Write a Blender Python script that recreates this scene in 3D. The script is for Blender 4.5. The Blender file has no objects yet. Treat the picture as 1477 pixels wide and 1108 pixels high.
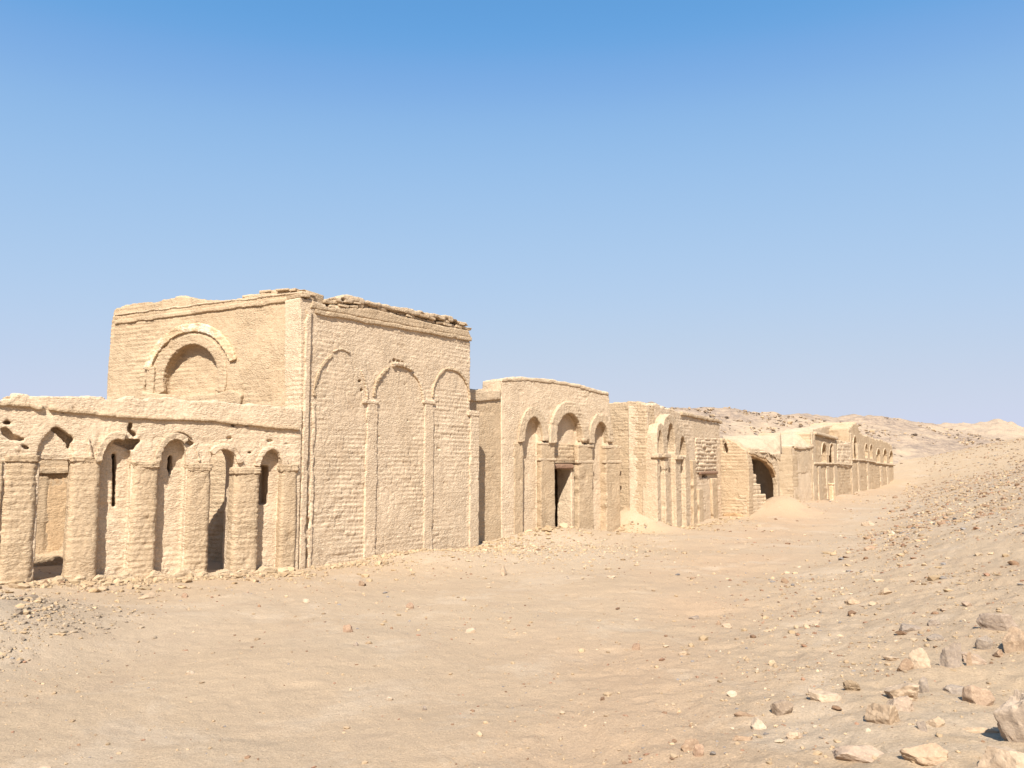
import bpy, bmesh, math, random
import numpy as np
from mathutils import Vector

R = math.radians
sc = bpy.context.scene
COL = sc.collection

# ---------------------------------------------------------------- camera, sky, sun, exposure
PITCH = R(5.7)
LENS = 27.03
EYE = 2.2
cam_d = bpy.data.cameras.new('camera'); cam = bpy.data.objects.new('camera', cam_d); COL.objects.link(cam)
cam_d.sensor_width = 36; cam_d.lens = LENS; cam_d.clip_start = .05; cam_d.clip_end = 3000
cam.location = (0, 0, EYE); cam.rotation_euler = (R(90) + PITCH, 0, 0)
sc.camera = cam

SUN_AZ, SUN_EL = 186.5, 46.0
w = bpy.data.worlds.new('World'); sc.world = w; w.use_nodes = True
nt = w.node_tree
bg = nt.nodes['Background']
sky = nt.nodes.new('ShaderNodeTexSky'); sky.sky_type = 'NISHITA'; sky.sun_disc = False
sky.sun_elevation = R(SUN_EL); sky.sun_rotation = R(SUN_AZ)
sky.altitude = 0; sky.air_density = 1.0; sky.dust_density = .6; sky.ozone_density = 1.5
# the camera's tone response to the sky: bright horizon held back, zenith kept deep
XS = 2.5; SKY_K = .15 * 2 ** .58
def vscale(sock, k):
    v = nt.nodes.new('ShaderNodeVectorMath'); v.operation = 'SCALE'; v.inputs['Scale'].default_value = k; nt.links.new(sock, v.inputs[0]); return v.outputs[0]
cv = nt.nodes.new('ShaderNodeRGBCurve'); mp_ = cv.mapping; mp_.extend = 'HORIZONTAL'
for ci, pts in enumerate(([(.232, .125), (.273, .20), (.331, .29), (.437, .375), (.629, .462), (.852, .53), (1.161, .591), (1.5, .63)],
                          [(.384, .352), (.449, .418), (.54, .505), (.70, .57), (.968, .623), (1.242, .65), (1.544, .672), (1.70, .685)],
                          [(.665, .701), (.779, .775), (.911, .815), (1.12, .838), (1.408, .845), (1.70, .82)])):
    c_ = mp_.curves[ci]
    c_.points[0].location = (0, 0); c_.points[1].location = (1, pts[-1][1] * 1.08)
    for x_, y_ in pts: c_.points.new(x_ / XS, y_)
mp_.update()
nt.links.new(vscale(sky.outputs[0], SKY_K / XS), cv.inputs['Color'])
nt.links.new(vscale(cv.outputs[0], 1 / (.15 * 2 ** .93)), bg.inputs[0]); bg.inputs[1].default_value = .15
sun_d = bpy.data.lights.new('sun', 'SUN'); sun = bpy.data.objects.new('sun', sun_d); COL.objects.link(sun)
sun_d.energy = 5.0; sun_d.angle = R(.5); sun_d.color = (1.0, .955, .88)
sv = Vector((math.sin(R(SUN_AZ)) * math.cos(R(SUN_EL)), math.cos(R(SUN_AZ)) * math.cos(R(SUN_EL)), math.sin(R(SUN_EL))))
sun.rotation_euler = (-sv).to_track_quat('-Z', 'Y').to_euler()
sc.view_settings.view_transform = 'Standard'; sc.view_settings.look = 'None'
sc.view_settings.exposure = 0.93; sc.view_settings.gamma = 1.0
sc.render.engine = 'CYCLES'

# ---------------------------------------------------------------- measuring the photograph (1477 x 1108)
F = 1477 * LENS / 36
def ray(px, py):
    xc = (px - 738.5) / F; yc = (554 - py) / F
    return np.array([xc, math.cos(PITCH) - yc * math.sin(PITCH), math.sin(PITCH) + yc * math.cos(PITCH)])
EYEP = np.array([0, 0, EYE])
def at_depth(px, py, Y):
    d = ray(px, py); return EYEP + d * (Y / d[1])

# ---------------------------------------------------------------- noise
def _h(ix, iy, iz, seed):
    seed = int(seed)
    h = (ix.astype(np.int64) * 374761393 + iy.astype(np.int64) * 668265263 + iz.astype(np.int64) * 2147483647 + seed * 1274126177) & 0xFFFFFFFF
    h = ((h ^ (h >> 13)) * 1274126177) & 0xFFFFFFFF
    h = ((h ^ (h >> 16)) * 2246822519) & 0xFFFFFFFF
    return ((h ^ (h >> 15)) & 0xFFFFFF) / float(0xFFFFFF) * 2 - 1
def vnoise(P, seed=0):
    i = np.floor(P); f = P - i; i = i.astype(np.int64); f = f * f * (3 - 2 * f)
    out = 0
    for a in (0, 1):
        wa = f[:, 0] if a else 1 - f[:, 0]
        for b in (0, 1):
            wb = f[:, 1] if b else 1 - f[:, 1]
            for c in (0, 1):
                wc = f[:, 2] if c else 1 - f[:, 2]
                out = out + wa * wb * wc * _h(i[:, 0] + a, i[:, 1] + b, i[:, 2] + c, seed)
    return out
def fbm(P, octv=3, seed=0):
    out = 0; amp = 1
    for k in range(octv):
        out = out + amp * vnoise(P * (2.03 ** k) + 17.3 * k, seed + k); amp *= .5
    return out
def sstep(a, b, x):
    t = np.clip((x - a) / (b - a), 0, 1); return t * t * (3 - 2 * t)

# ---------------------------------------------------------------- terrain height
TOE_Y = [-30, 0, 7.3, 14.8, 22, 30.5, 40, 60, 90, 400]
TOE_X = [-14, -2.6, 1.4, 5.9, 10.2, 15.0, 20.2, 30.8, 48, 230]
def ground_z(x, y, fine=True):
    x = np.asarray(x, float); y = np.asarray(y, float)
    d = (x - np.interp(y, TOE_Y, TOE_X)) * .86
    slope = (.14 + .020 * np.clip(y - 6, 0, 8.2)) * (1 - .4 * sstep(30, 75, y))
    b = slope * (np.sqrt(d * d + .8) + d) / 2
    z = 7.0 * np.tanh(b / 7.0)
    r = np.sqrt(x * x + y * y)
    az = np.degrees(np.arctan2(x, y))
    far = sstep(66, 104, r) * 2.6 + np.clip(r - 100, 0, 400) * .022
    z = z + far * sstep(12, 24, az)
    z = z + .17 * sstep(-4.5, -8.5, x) * sstep(6, 10, y) * sstep(30, 20, y)
    z = z - .12 * sstep(21, 26, y) * sstep(60, 45, y) * sstep(6, 2, d)
    # gravel heap in the near left, sand drift in the corner of the recess, debris at the wall feet
    z = z + .5 * np.exp(-(((x + 6.7) / 1.25) ** 2 + ((y - 9.3) / 1.5) ** 2))
    uu = (x - 3.8) * .766 - (y - 26.32) * .643; vv = (x - 3.8) * .643 + (y - 26.32) * .766
    z = z + .70 * np.exp(-((uu / np.where(uu > 0, 1.5, .35)) ** 2 + (vv / .8) ** 2))
    z = z + .25 * np.exp(-(((x - 1.6) / 2.2) ** 2 + ((y - 22.6) / 1.2) ** 2))
    z = z + .12 * np.exp(-(((x + 2.0) / 1.6) ** 2 + ((y - 17.6) / 1.3) ** 2))
    z = z + .62 * np.exp(-(((x - 11.5) / 1.15) ** 2 + ((y - 33.2) / 1.3) ** 2)) + .22 * np.exp(-(((x - 11.6) / 1.8) ** 2 + ((y - 33.0) / 2.4) ** 2))
    if fine:
        P = np.stack([x, y, np.zeros_like(x)], -1).reshape(-1, 3)
        bank = sstep(-1.5, 1.5, d).reshape(-1)
        n = .055 * fbm(P * .45, 3, 3) + (.008 + .018 * bank) * fbm(P * 2.3, 3, 7)
        rr = r.reshape(-1)
        n = n + (.005 + .007 * bank) * fbm(P * 8, 3, 11) * sstep(40, 15, rr)
        dent = np.clip(vnoise(P * 3.1 + 9, 21) - .45, 0, 1); n = n - .03 * dent * sstep(30, 12, rr)
        # trodden path: faint foot hollows along the street
        cx = np.interp(P[:, 1], [2, 6, 12, 20, 30, 45, 70], [-.2, .6, 2.6, 5.8, 11, 18.5, 31]); pw = np.exp(-((P[:, 0] - cx) / 1.1) ** 2)
        n = n - pw * .045 * np.clip(vnoise(P * np.array([3.4, 2.2, 1]), 61) - .15, 0, 1) * sstep(34, 20, rr)
        z = z + n.reshape(z.shape)
    return z
def on_ground(px, py):
    d = ray(px, py); t = 1.0; prev = 0
    for k in range(4000):
        p = EYEP + d * t
        if p[2] < float(ground_z(p[0], p[1], False)): break
        prev = t; t *= 1.008
    lo, hi = prev, t
    for k in range(30):
        m = (lo + hi) / 2; p = EYEP + d * m
        if p[2] < float(ground_z(p[0], p[1], False)): hi = m
        else: lo = m
    p = EYEP + d * hi
    p[2] = float(ground_z(p[0], p[1])); return p

# ---------------------------------------------------------------- materials
def nodes(name):
    m = bpy.data.materials.new(name); m.use_nodes = True
    n = m.node_tree; b = n.nodes['Principled BSDF']
    b.inputs['Roughness'].default_value = .95
    b.inputs['Specular IOR Level'].default_value = .12
    return m, n, b
def noise_tex(n, co, scale, detail=4, rough=.6, dist=0):
    t = n.nodes.new('ShaderNodeTexNoise'); t.inputs['Scale'].default_value = scale; t.inputs['Detail'].default_value = detail
    t.inputs['Roughness'].default_value = rough; t.inputs['Distortion'].default_value = dist
    n.links.new(co, t.inputs['Vector']); return t.outputs['Fac']
def ramp(n, fac, stops):
    r = n.nodes.new('ShaderNodeValToRGB'); e = r.color_ramp.elements
    e[0].position, e[0].color = stops[0][0], (*stops[0][1], 1)
    e[1].position, e[1].color = stops[-1][0], (*stops[-1][1], 1)
    for p, c in stops[1:-1]:
        k = e.new(p); k.color = (*c, 1)
    n.links.new(fac, r.inputs[0]); return r.outputs[0]
def mix(n, fac, a, b, blend='MIX'):
    m = n.nodes.new('ShaderNodeMix'); m.data_type = 'RGBA'; m.blend_type = blend
    if isinstance(fac, float): m.inputs[0].default_value = fac
    else: n.links.new(fac, m.inputs[0])
    for i, v in ((6, a), (7, b)):
        if isinstance(v, tuple): m.inputs[i].default_value = (*v, 1)
        else: n.links.new(v, m.inputs[i])
    return m.outputs[2]
def mapr(n, v, a, b, c=0, d=1):
    m = n.nodes.new('ShaderNodeMapRange'); n.links.new(v, m.inputs[0])
    for k, x in zip((1, 2, 3, 4), (a, b, c, d)): m.inputs[k].default_value = x
    return m.outputs[0]
def bump(n, b, h, strength, dist):
    k = n.nodes.new('ShaderNodeBump'); k.inputs['Strength'].default_value = strength; k.inputs['Distance'].default_value = dist
    n.links.new(h, k.inputs['Height']); n.links.new(k.outputs[0], b.inputs['Normal'])

K = .865
def kk(*c): return tuple(x * K * f for x, f in zip(c, (1.0, .968, .925)))
def mud_material(name, base, dark, light, stain=.5, white=0.0):
    base, dark, light = kk(*base), kk(*dark), kk(*light)
    m, n, b = nodes(name)
    co = n.nodes.new('ShaderNodeTexCoord').outputs['Object']
    big = noise_tex(n, co, .7, 3); med = noise_tex(n, co, 5, 5, .65); fin = noise_tex(n, co, 42, 4, .7)
    c = ramp(n, big, [(.32, tuple(base)), (.68, tuple(light))])
    c = mix(n, mapr(n, med, .52, .72, 0, stain), c, tuple(dark))
    ms = n.nodes.new('ShaderNodeMapping'); ms.inputs['Scale'].default_value = (2.6, 2.6, .38); n.links.new(co, ms.inputs[0])
    c = mix(n, mapr(n, noise_tex(n, ms.outputs[0], 1.5, 4, .6), .52, .68, 0, .30), c, tuple(x * 1.16 for x in light))
    c = mix(n, mapr(n, noise_tex(n, co, 1.9, 6, .72, .5), .55, .66, 0, .38), c, tuple(dark))
    at = n.nodes.new('ShaderNodeAttribute'); at.attribute_name = 'tint'
    c = mix(n, mapr(n, at.outputs['Fac'], 0, 1, 0, .4), c, mix(n, .5, c, tuple(dark)))
    v = ramp(n, fin, [(.3, (.72, .70, .67)), (.65, (1.12, 1.12, 1.11))])
    c = mix(n, 1.0, c, v, 'MULTIPLY')
    if white:
        wn = noise_tex(n, co, 3.2, 5, .7, .6)
        c = mix(n, mapr(n, wn, .52, .60, 0, white), c, kk(.72, .63, .50))
    n.links.new(c, b.inputs['Base Color'])
    mpn = n.nodes.new('ShaderNodeMapping'); mpn.inputs['Scale'].default_value = (1, 1, 2.1); n.links.new(co, mpn.inputs[0])
    chips = noise_tex(n, mpn.outputs[0], 17, 4, .62, .3); grit = noise_tex(n, co, 75, 4, .75)
    m1 = n.nodes.new('ShaderNodeMath'); m1.operation = 'MULTIPLY_ADD'; m1.inputs[1].default_value = .35; n.links.new(grit, m1.inputs[0])
    n.links.new(mapr(n, chips, .36, .64, 0, 1), m1.inputs[2])
    md_ = n.nodes.new('ShaderNodeMath'); md_.operation = 'MULTIPLY'; n.links.new(m1.outputs[0], md_.inputs[0])
    n.links.new(mapr(n, noise_tex(n, co, 1.6, 4, .65), .38, .62, .25, 1.15), md_.inputs[1])
    bump(n, b, md_.outputs[0], .72, .019)
    return m
M = {}
M['mud'] = mud_material('mud_brick', (0.507, 0.386, 0.262), (.39, .28, .175), (0.558, 0.435, 0.303))
M['mud_pink_lit'] = mud_material('pink_mud_plaster_lit', (0.626, 0.497, 0.359), (.50, .375, .26), (0.679, 0.548, 0.407))  # pinkish plaster; weaker sun on street faces is made up in this colour
M['plaster'] = mud_material('pale_mud_plaster', (0.540, 0.421, 0.297), (.46, .34, .228), (0.585, 0.470, 0.342), .3)
M['white'] = mud_material('limewashed_plaster', (.60, .45, .29), (.45, .31, .19), (.66, .51, .34), .3, .9)
M['brown'] = mud_material('brown_mud_brick', (.44, .29, .165), (.30, .185, .10), (.52, .36, .215))
M['tanred'] = mud_material('reddish_plaster', (.56, .40, .25), (.46, .31, .18), (.60, .44, .28), .3)
M['dark'] = mud_material('dark_brick', (.30, .19, .11), (.16, .10, .06), (.38, .25, .15))
M['wood'] = mud_material('old_wood', (.30, .185, .125), (.18, .11, .075), (.38, .25, .18))

def sand_material():
    m, n, b = nodes('desert_sand')
    co = n.nodes.new('ShaderNodeTexCoord').outputs['Object']
    big = noise_tex(n, co, .16, 4, .55); med = noise_tex(n, co, 1.3, 5, .6); fin = noise_tex(n, co, 60, 4, .7)
    c = ramp(n, big, [(.30, kk(0.442, 0.330, 0.227)), (.55, kk(0.461, 0.350, 0.243)), (.75, kk(0.476, 0.369, 0.268))])
    at = n.nodes.new('ShaderNodeAttribute'); at.attribute_name = 'rubble'
    at2 = n.nodes.new('ShaderNodeAttribute'); at2.attribute_name = 'drift'
    c = mix(n, mapr(n, at.outputs['Fac'], 0, 1, 0, .8), c, kk(0.476, 0.393, 0.304))
    c = mix(n, mapr(n, at2.outputs['Fac'], 0, 1, 0, .85), c, kk(0.485, 0.358, 0.232))
    at3 = n.nodes.new('ShaderNodeAttribute'); at3.attribute_name = 'path'
    c = mix(n, mapr(n, at3.outputs['Fac'], 0, 1, 0, .8), c, kk(0.476, 0.337, 0.224))
    c = mix(n, mapr(n, med, .52, .70, 0, .45), c, kk(0.389, 0.290, 0.207))
    pt = noise_tex(n, co, .55, 6, .7, .5)
    c = mix(n, mapr(n, pt, .53, .62, 0, .55), c, kk(0.515, 0.412, 0.310))
    vo = n.nodes.new('ShaderNodeTexVoronoi'); vo.inputs['Scale'].default_value = 26; n.links.new(co, vo.inputs['Vector'])
    gate = noise_tex(n, co, 5.5, 3)
    sp = n.nodes.new('ShaderNodeMath'); sp.operation = 'MULTIPLY'
    n.links.new(mapr(n, vo.outputs['Distance'], .10, .20, 1, 0), sp.inputs[0]); n.links.new(mapr(n, gate, .5, .62), sp.inputs[1])
    c = mix(n, mapr(n, sp.outputs[0], 0, 1, 0, .6), c, kk(0.291, 0.211, 0.154))
    v = ramp(n, fin, [(.3, (.78, .77, .74)), (.68, (1.12, 1.12, 1.11))])
    c = mix(n, 1.0, c, v, 'MULTIPLY')
    n.links.new(c, b.inputs['Base Color'])
    h = n.nodes.new('ShaderNodeMath'); h.operation = 'ADD'
    n.links.new(noise_tex(n, co, 38, 6, .8), h.inputs[0]); n.links.new(noise_tex(n, co, 9, 4, .6), h.inputs[1])
    bump(n, b, h.outputs[0], .7, .03)
    return m
M['sand'] = sand_material()

def hill_material(name, sand, rock, rock2, amount):
    sand, rock, rock2 = kk(*sand), kk(*rock), kk(*rock2)
    m, n, b = nodes(name)
    co = n.nodes.new('ShaderNodeTexCoord').outputs['Object']
    mp = n.nodes.new('ShaderNodeMapping'); mp.inputs['Scale'].default_value = (1, 1, 4.0); n.links.new(co, mp.inputs[0])
    a = noise_tex(n, mp.outputs[0], .10, 5, .6); f = noise_tex(n, mp.outputs[0], .9, 6, .75); g = noise_tex(n, co, 2.5, 4, .7)
    rk = ramp(n, f, [(.36, rock2), (.52, rock), (.66, sand)])
    c = mix(n, mapr(n, a, amount - .08, amount + .08), rk, ramp(n, f, [(.34, rock), (.46, sand), (.8, tuple(x * 1.05 for x in sand))]))
    c = mix(n, 1.0, c, ramp(n, g, [(.3, (.84, .83, .82)), (.7, (1.08, 1.08, 1.07))]), 'MULTIPLY')
    n.links.new(c, b.inputs['Base Color']); bump(n, b, f, .7, .35)
    return m
M['hill'] = hill_material('rocky_hillside', (.48, .37, .265), (.37, .285, .22), (.23, .18, .145), .54)
M['hill_far'] = hill_material('far_sandy_hill', (.47, .36, .26), (.41, .315, .235), (.34, .26, .195), .42)

def stone_material():
    m, n, b = nodes('desert_stone')
    co = n.nodes.new('ShaderNodeTexCoord').outputs['Object']
    oi = n.nodes.new('ShaderNodeObjectInfo')
    ad = n.nodes.new('ShaderNodeVectorMath'); ad.operation = 'ADD'; n.links.new(co, ad.inputs[0]); n.links.new(oi.outputs['Location'], ad.inputs[1])
    f = noise_tex(n, ad.outputs[0], 14, 5, .7); g = noise_tex(n, ad.outputs[0], 60, 4, .7)
    c = mix(n, 1.0, oi.outputs['Color'], ramp(n, f, [(.3, (.72, .70, .68)), (.7, (1.15, 1.13, 1.1))]), 'MULTIPLY')
    c = mix(n, mapr(n, g, .5, .75, 0, .35), c, (.62, .46, .30))
    n.links.new(c, b.inputs['Base Color']); bump(n, b, f, .6, .02)
    return m
M['stone'] = stone_material()
def gravel_material():
    m, n, b = nodes('gravel')
    at = n.nodes.new('ShaderNodeAttribute'); at.attribute_name = 'stone_colour'
    n.links.new(at.outputs['Color'], b.inputs['Base Color'])
    return m
M['gravel'] = gravel_material()

# ---------------------------------------------------------------- objects, parts, tags
def thing(name, label, cat, loc, group=None):
    o = bpy.data.objects.new(name, None); COL.objects.link(o); o.location = tuple(loc); o.empty_display_size = .2
    o['label'] = label; o['category'] = cat
    if group: o['group'] = group
    return o
def origin_of(o):
    v = Vector((0, 0, 0))
    while o is not None: v = v + o.location; o = o.parent
    return np.array(v)
def link_mesh(name, me, mat, parent=None):
    o = bpy.data.objects.new(name, me); COL.objects.link(o)
    if parent is not None: o.parent = parent
    me.materials.clear(); me.materials.append(mat); return o
def mesh_from(V, Fc, name='mesh'):
    me = bpy.data.meshes.new(name); me.from_pydata([tuple(map(float, v)) for v in V], [], Fc); me.update(); return me
def fast_mesh(V, Q, name, smooth=True):
    """numpy verts (N,3), faces (M,k) all the same k"""
    me = bpy.data.meshes.new(name); k = Q.shape[1]
    me.vertices.add(len(V)); me.vertices.foreach_set('co', np.ascontiguousarray(V, dtype=np.float32).ravel())
    me.loops.add(Q.size); me.loops.foreach_set('vertex_index', np.ascontiguousarray(Q, dtype=np.int32).ravel())
    me.polygons.add(len(Q)); me.polygons.foreach_set('loop_start', np.arange(0, Q.size, k, dtype=np.int32))
    me.polygons.foreach_set('use_smooth', np.full(len(Q), smooth, dtype=bool))
    me.update(calc_edges=True); me.validate(); return me

class Frame:
    """a vertical wall plane through plan points A and B; s runs along, d outward (to the street), z up"""
    def __init__(f, A, B):
        f.A = np.array([A[0], A[1], 0.]); v = np.array([B[0] - A[0], B[1] - A[1], 0.]); f.L = float(np.linalg.norm(v)); f.u = v / f.L
        f.n = np.array([f.u[1], -f.u[0], 0.])
        if np.dot(f.n, -f.A) < 0: f.n = -f.n
    def sz(f, px, py, d=0.):
        r = ray(px, py); a = f.A + f.n * d
        t = np.dot(a - EYEP, f.n) / np.dot(r, f.n); p = EYEP + r * t
        return float(np.dot(p - f.A, f.u)), float(p[2])
    def p(f, s, d, z): return f.A + f.u * s + f.n * d + np.array([0, 0, z])
    def plan(f, s, d):
        q = f.p(s, d, 0); return q[:2]

def prism(fr, outline, d0, d1):
    n = len(outline)
    V = [fr.p(s, d0, z) for s, z in outline] + [fr.p(s, d1, z) for s, z in outline]
    Fc = [list(range(n))[::-1], list(range(n, 2 * n))] + [[i, (i + 1) % n, n + (i + 1) % n, n + i] for i in range(n)]
    return V, Fc
def plan_prism(pts, z0, z1):
    n = len(pts); zt = z1 if isinstance(z1, (list, tuple)) else [z1] * n
    V = [np.array([p[0], p[1], z0]) for p in pts] + [np.array([p[0], p[1], z]) for p, z in zip(pts, zt)]
    Fc = [list(range(n))[::-1], list(range(n, 2 * n))] + [[i, (i + 1) % n, n + (i + 1) % n, n + i] for i in range(n)]
    return V, Fc
def col_prism(fr, s0, s1, d0, d1, z0, z1, taper=0., rnd=.2, k=5):
    """pier with rounded front corners"""
    def ring(s0, s1, d1):
        w = s1 - s0; r = min(rnd * w, (d1 - d0) * .95)
        P = [(s1, d0), (s0, d0)]
        P += [(s0 + r - r * math.cos(a), d1 - r + r * math.sin(a)) for a in np.linspace(0, math.pi / 2, k)]
        P += [(s1 - r + r * math.sin(a), d1 - r + r * math.cos(a)) for a in np.linspace(0, math.pi / 2, k)]
        return P
    a = ring(s0 - taper, s1 + taper, d1 + taper); b = ring(s0, s1, d1); n = len(a)
    V = [fr.p(s, d, z0) for s, d in a] + [fr.p(s, d, z1) for s, d in b]
    Fc = [list(range(n))[::-1], list(range(n, 2 * n))] + [[i, (i + 1) % n, n + (i + 1) % n, n + i] for i in range(n)]
    return V, Fc
def arch_poly(s0, s1, zb, zs, za, k=14, point=0.):
    c = (s0 + s1) / 2; a = (s1 - s0) / 2
    P = [(s0, zb), (s1, zb)]
    for t in np.linspace(0, math.pi, k):
        P.append((c + a * math.cos(t), zs + (za - zs) * (math.sin(t) ** (1 - point * .5))))
    return P
def band_poly(c, a, zs, h, wd, t0=0., t1=math.pi, k=16, wt=None):
    wt = wd if wt is None else wt
    T = np.linspace(t0, t1, k)
    P = [(c + (a + wd) * math.cos(t), zs + (h + wt) * math.sin(t)) for t in T]
    P += [(c + a * math.cos(t), zs + h * math.sin(t)) for t in T[::-1]]
    return P
def ragged(pts, rng, step=.12, q=.05, amp=.03):
    """resample a top line (s,z) into broken brick steps"""
    S = [p[0] for p in pts]; Z = [p[1] for p in pts]; out = []; s = S[0]
    while s < S[-1] - .02:
        e = min(s + step * rng.uniform(.5, 1.7), S[-1]); z = np.interp((s + e) / 2, S, Z) + rng.uniform(-amp, amp)
        if q: z = round(z / q) * q
        out += [(s + .008, z + rng.uniform(-.008, .008)), (e - .008, z + rng.uniform(-.008, .008))]; s = e
    return out
def rag_rect(s0, s1, z0, z1, seed, amp=.018, step=.13):
    rg = random.Random(int(seed * 7.3)); zs = list(np.arange(max(z0, -.1), z1 - .03, step)); P_ = [(s0, z0), (s1, z0)]
    for z in zs: P_.append((s1 + rg.uniform(-amp, amp * .4) - (amp * 1.6 if rg.random() < .16 else 0), z + rg.uniform(-.03, .03)))
    P_ += [(s1, z1), (s0, z1)]
    for z in zs[::-1]: P_.append((s0 - rg.uniform(-amp, amp * .4) + (amp * 1.6 if rg.random() < .16 else 0), z + rg.uniform(-.03, .03)))
    return P_
def wall_poly(fr, top, zb, rng=None, s0=None, s1=None, **kw):
    t = [fr.sz(*p) for p in top]
    if s0 is not None: t[0] = (s0, t[0][1])
    if s1 is not None: t[-1] = (s1, t[-1][1])
    r = ragged(t, rng, **kw) if rng else t
    return [(t[0][0], zb), (t[-1][0], zb)] + r[::-1]

def brick_disp(fr, h=.095, L=.27, amp=.013, rough=.018, seed=1, joint=1.0, micro=.006, wear=.55, tilt=0.):
    def fn(co, no):
        hz = np.abs(no[:, 2]) > .7
        along = np.abs(no @ fr.n) > .6
        rel = co - fr.A
        s = np.where(along, rel @ fr.u, rel @ fr.n + 3.3)
        zz = co[:, 2] + .018 * vnoise(co * 1.1, seed + 5) + tilt * s
        row = np.floor(zz / h); fz = zz / h - row
        off = (_h(row, row * 0, row * 0, seed) * .5 + .5) * L
        q = (s + off) / L + .10 * vnoise(co * 7, seed + 9)
        colm = np.floor(q); fs = q - colm
        rnd = _h(row, colm, row * 0 + 3, seed)
        dz = np.minimum(fz, 1 - fz) * h; ds = np.minimum(fs, 1 - fs) * L
        j = np.exp(-(dz / .016) ** 2) + .5 * np.exp(-(ds / .016) ** 2)
        mask = .18 + .82 * sstep(wear - .75, wear + .35, fbm(co * .9, 3, seed + 20))
        lip = (fz - .4) * .7
        disp = .82 * amp * mask * (rnd * .75 + lip - joint * j)
        disp = np.where(hz, amp * .8 * rnd, disp)
        pits = np.clip(vnoise(co * 4.3, seed + 31) - .55, 0, 1) * .10 * rough / .018
        rid = np.abs(vnoise(co * np.array([6.5, 6.5, 9.]), seed + 33))
        chip = -np.clip(.16 - rid, 0, 1) * .07 * (.35 + .65 * sstep(-.2, .6, vnoise(co * 1.7, seed + 34)))
        disp = disp + rough * fbm(co * 2.2, 3, seed + 40) * .33 + micro * .62 * vnoise(co * 21, seed + 50) + micro * .25 * vnoise(co * 9 + 5, seed + 51) + chip - pits * .5
        tint = np.clip(.5 + .5 * rnd * mask + .15 * vnoise(co * 3, seed + 60), 0, 1)
        return disp, tint
    return fn

def evaluated(o):
    dg = bpy.context.evaluated_depsgraph_get(); dg.update()
    return bpy.data.meshes.new_from_object(o.evaluated_get(dg), depsgraph=dg)
def tmp_obj(V, Fc):
    me = mesh_from(V, Fc); bm = bmesh.new(); bm.from_mesh(me); bmesh.ops.recalc_face_normals(bm, faces=bm.faces); bm.to_mesh(me); bm.free()
    o = bpy.data.objects.new('tmp', me); COL.objects.link(o); return o
def kill(o):
    me = o.data; bpy.data.objects.remove(o); bpy.data.meshes.remove(me)
def mesh_arrays(me):
    V = np.empty(len(me.vertices) * 3, np.float32); me.vertices.foreach_get('co', V)
    return V.reshape(-1, 3).astype(float), [list(p.vertices) for p in me.polygons]
def add_part(name, pieces, mat, parent, voxel=.03, disp=None, cutters=(), smooth=True, kind=None, label=None):
    """pieces: closed solids; the first takes the cutters; all are fused, remeshed and worn"""
    V, Fc = pieces[0]
    if cutters:
        o = tmp_obj(V, Fc)
        for c in cutters:
            cob = tmp_obj(*c)
            for solver in ('EXACT', 'FAST'):
                md = o.modifiers.new('b', 'BOOLEAN'); md.operation = 'DIFFERENCE'; md.object = cob; md.solver = solver
                me = evaluated(o); o.modifiers.clear()
                d0 = np.array([v.co[:] for v in o.data.vertices]); d1 = np.array([v.co[:] for v in me.vertices]) if len(me.vertices) else d0[:1]
                if np.all(np.abs((d1.max(0) - d1.min(0)) - (d0.max(0) - d0.min(0))) < .9):
                    old = o.data; o.data = me; bpy.data.meshes.remove(old); break
                print('cutter skipped', name, solver, len(me.vertices)); bpy.data.meshes.remove(me)
            kill(cob)
        V, Fc = mesh_arrays(o.data); kill(o)
    V = list(V); Fc = list(Fc)
    for v2, f2 in pieces[1:]:
        n = len(V); V += list(v2); Fc += [[i + n for i in f] for f in f2]
    o = tmp_obj(V, Fc)
    md = o.modifiers.new('r', 'REMESH'); md.mode = 'VOXEL'; md.voxel_size = voxel; md.adaptivity = 0
    me = evaluated(o); kill(o)
    me.name = name
    N = len(me.vertices)
    co = np.empty(N * 3, np.float32); me.vertices.foreach_get('co', co); co = co.reshape(-1, 3).astype(float)
    no = np.empty(N * 3, np.float32); me.vertex_normals.foreach_get('vector', no); no = no.reshape(-1, 3).astype(float)
    if disp:
        dd, tint = disp(co, no); co = co + no * dd[:, None]
        at = me.attributes.new('tint', 'FLOAT', 'POINT'); at.data.foreach_set('value', tint.astype(np.float32))
    co = co - origin_of(parent)
    me.vertices.foreach_set('co', co.astype(np.float32).ravel())
    me.polygons.foreach_set('use_smooth', np.full(len(me.polygons), smooth, dtype=bool)); me.update()
    r = link_mesh(name, me, mat, parent)
    if kind: r['kind'] = kind
    if label: r['label'] = label
    return r
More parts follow.
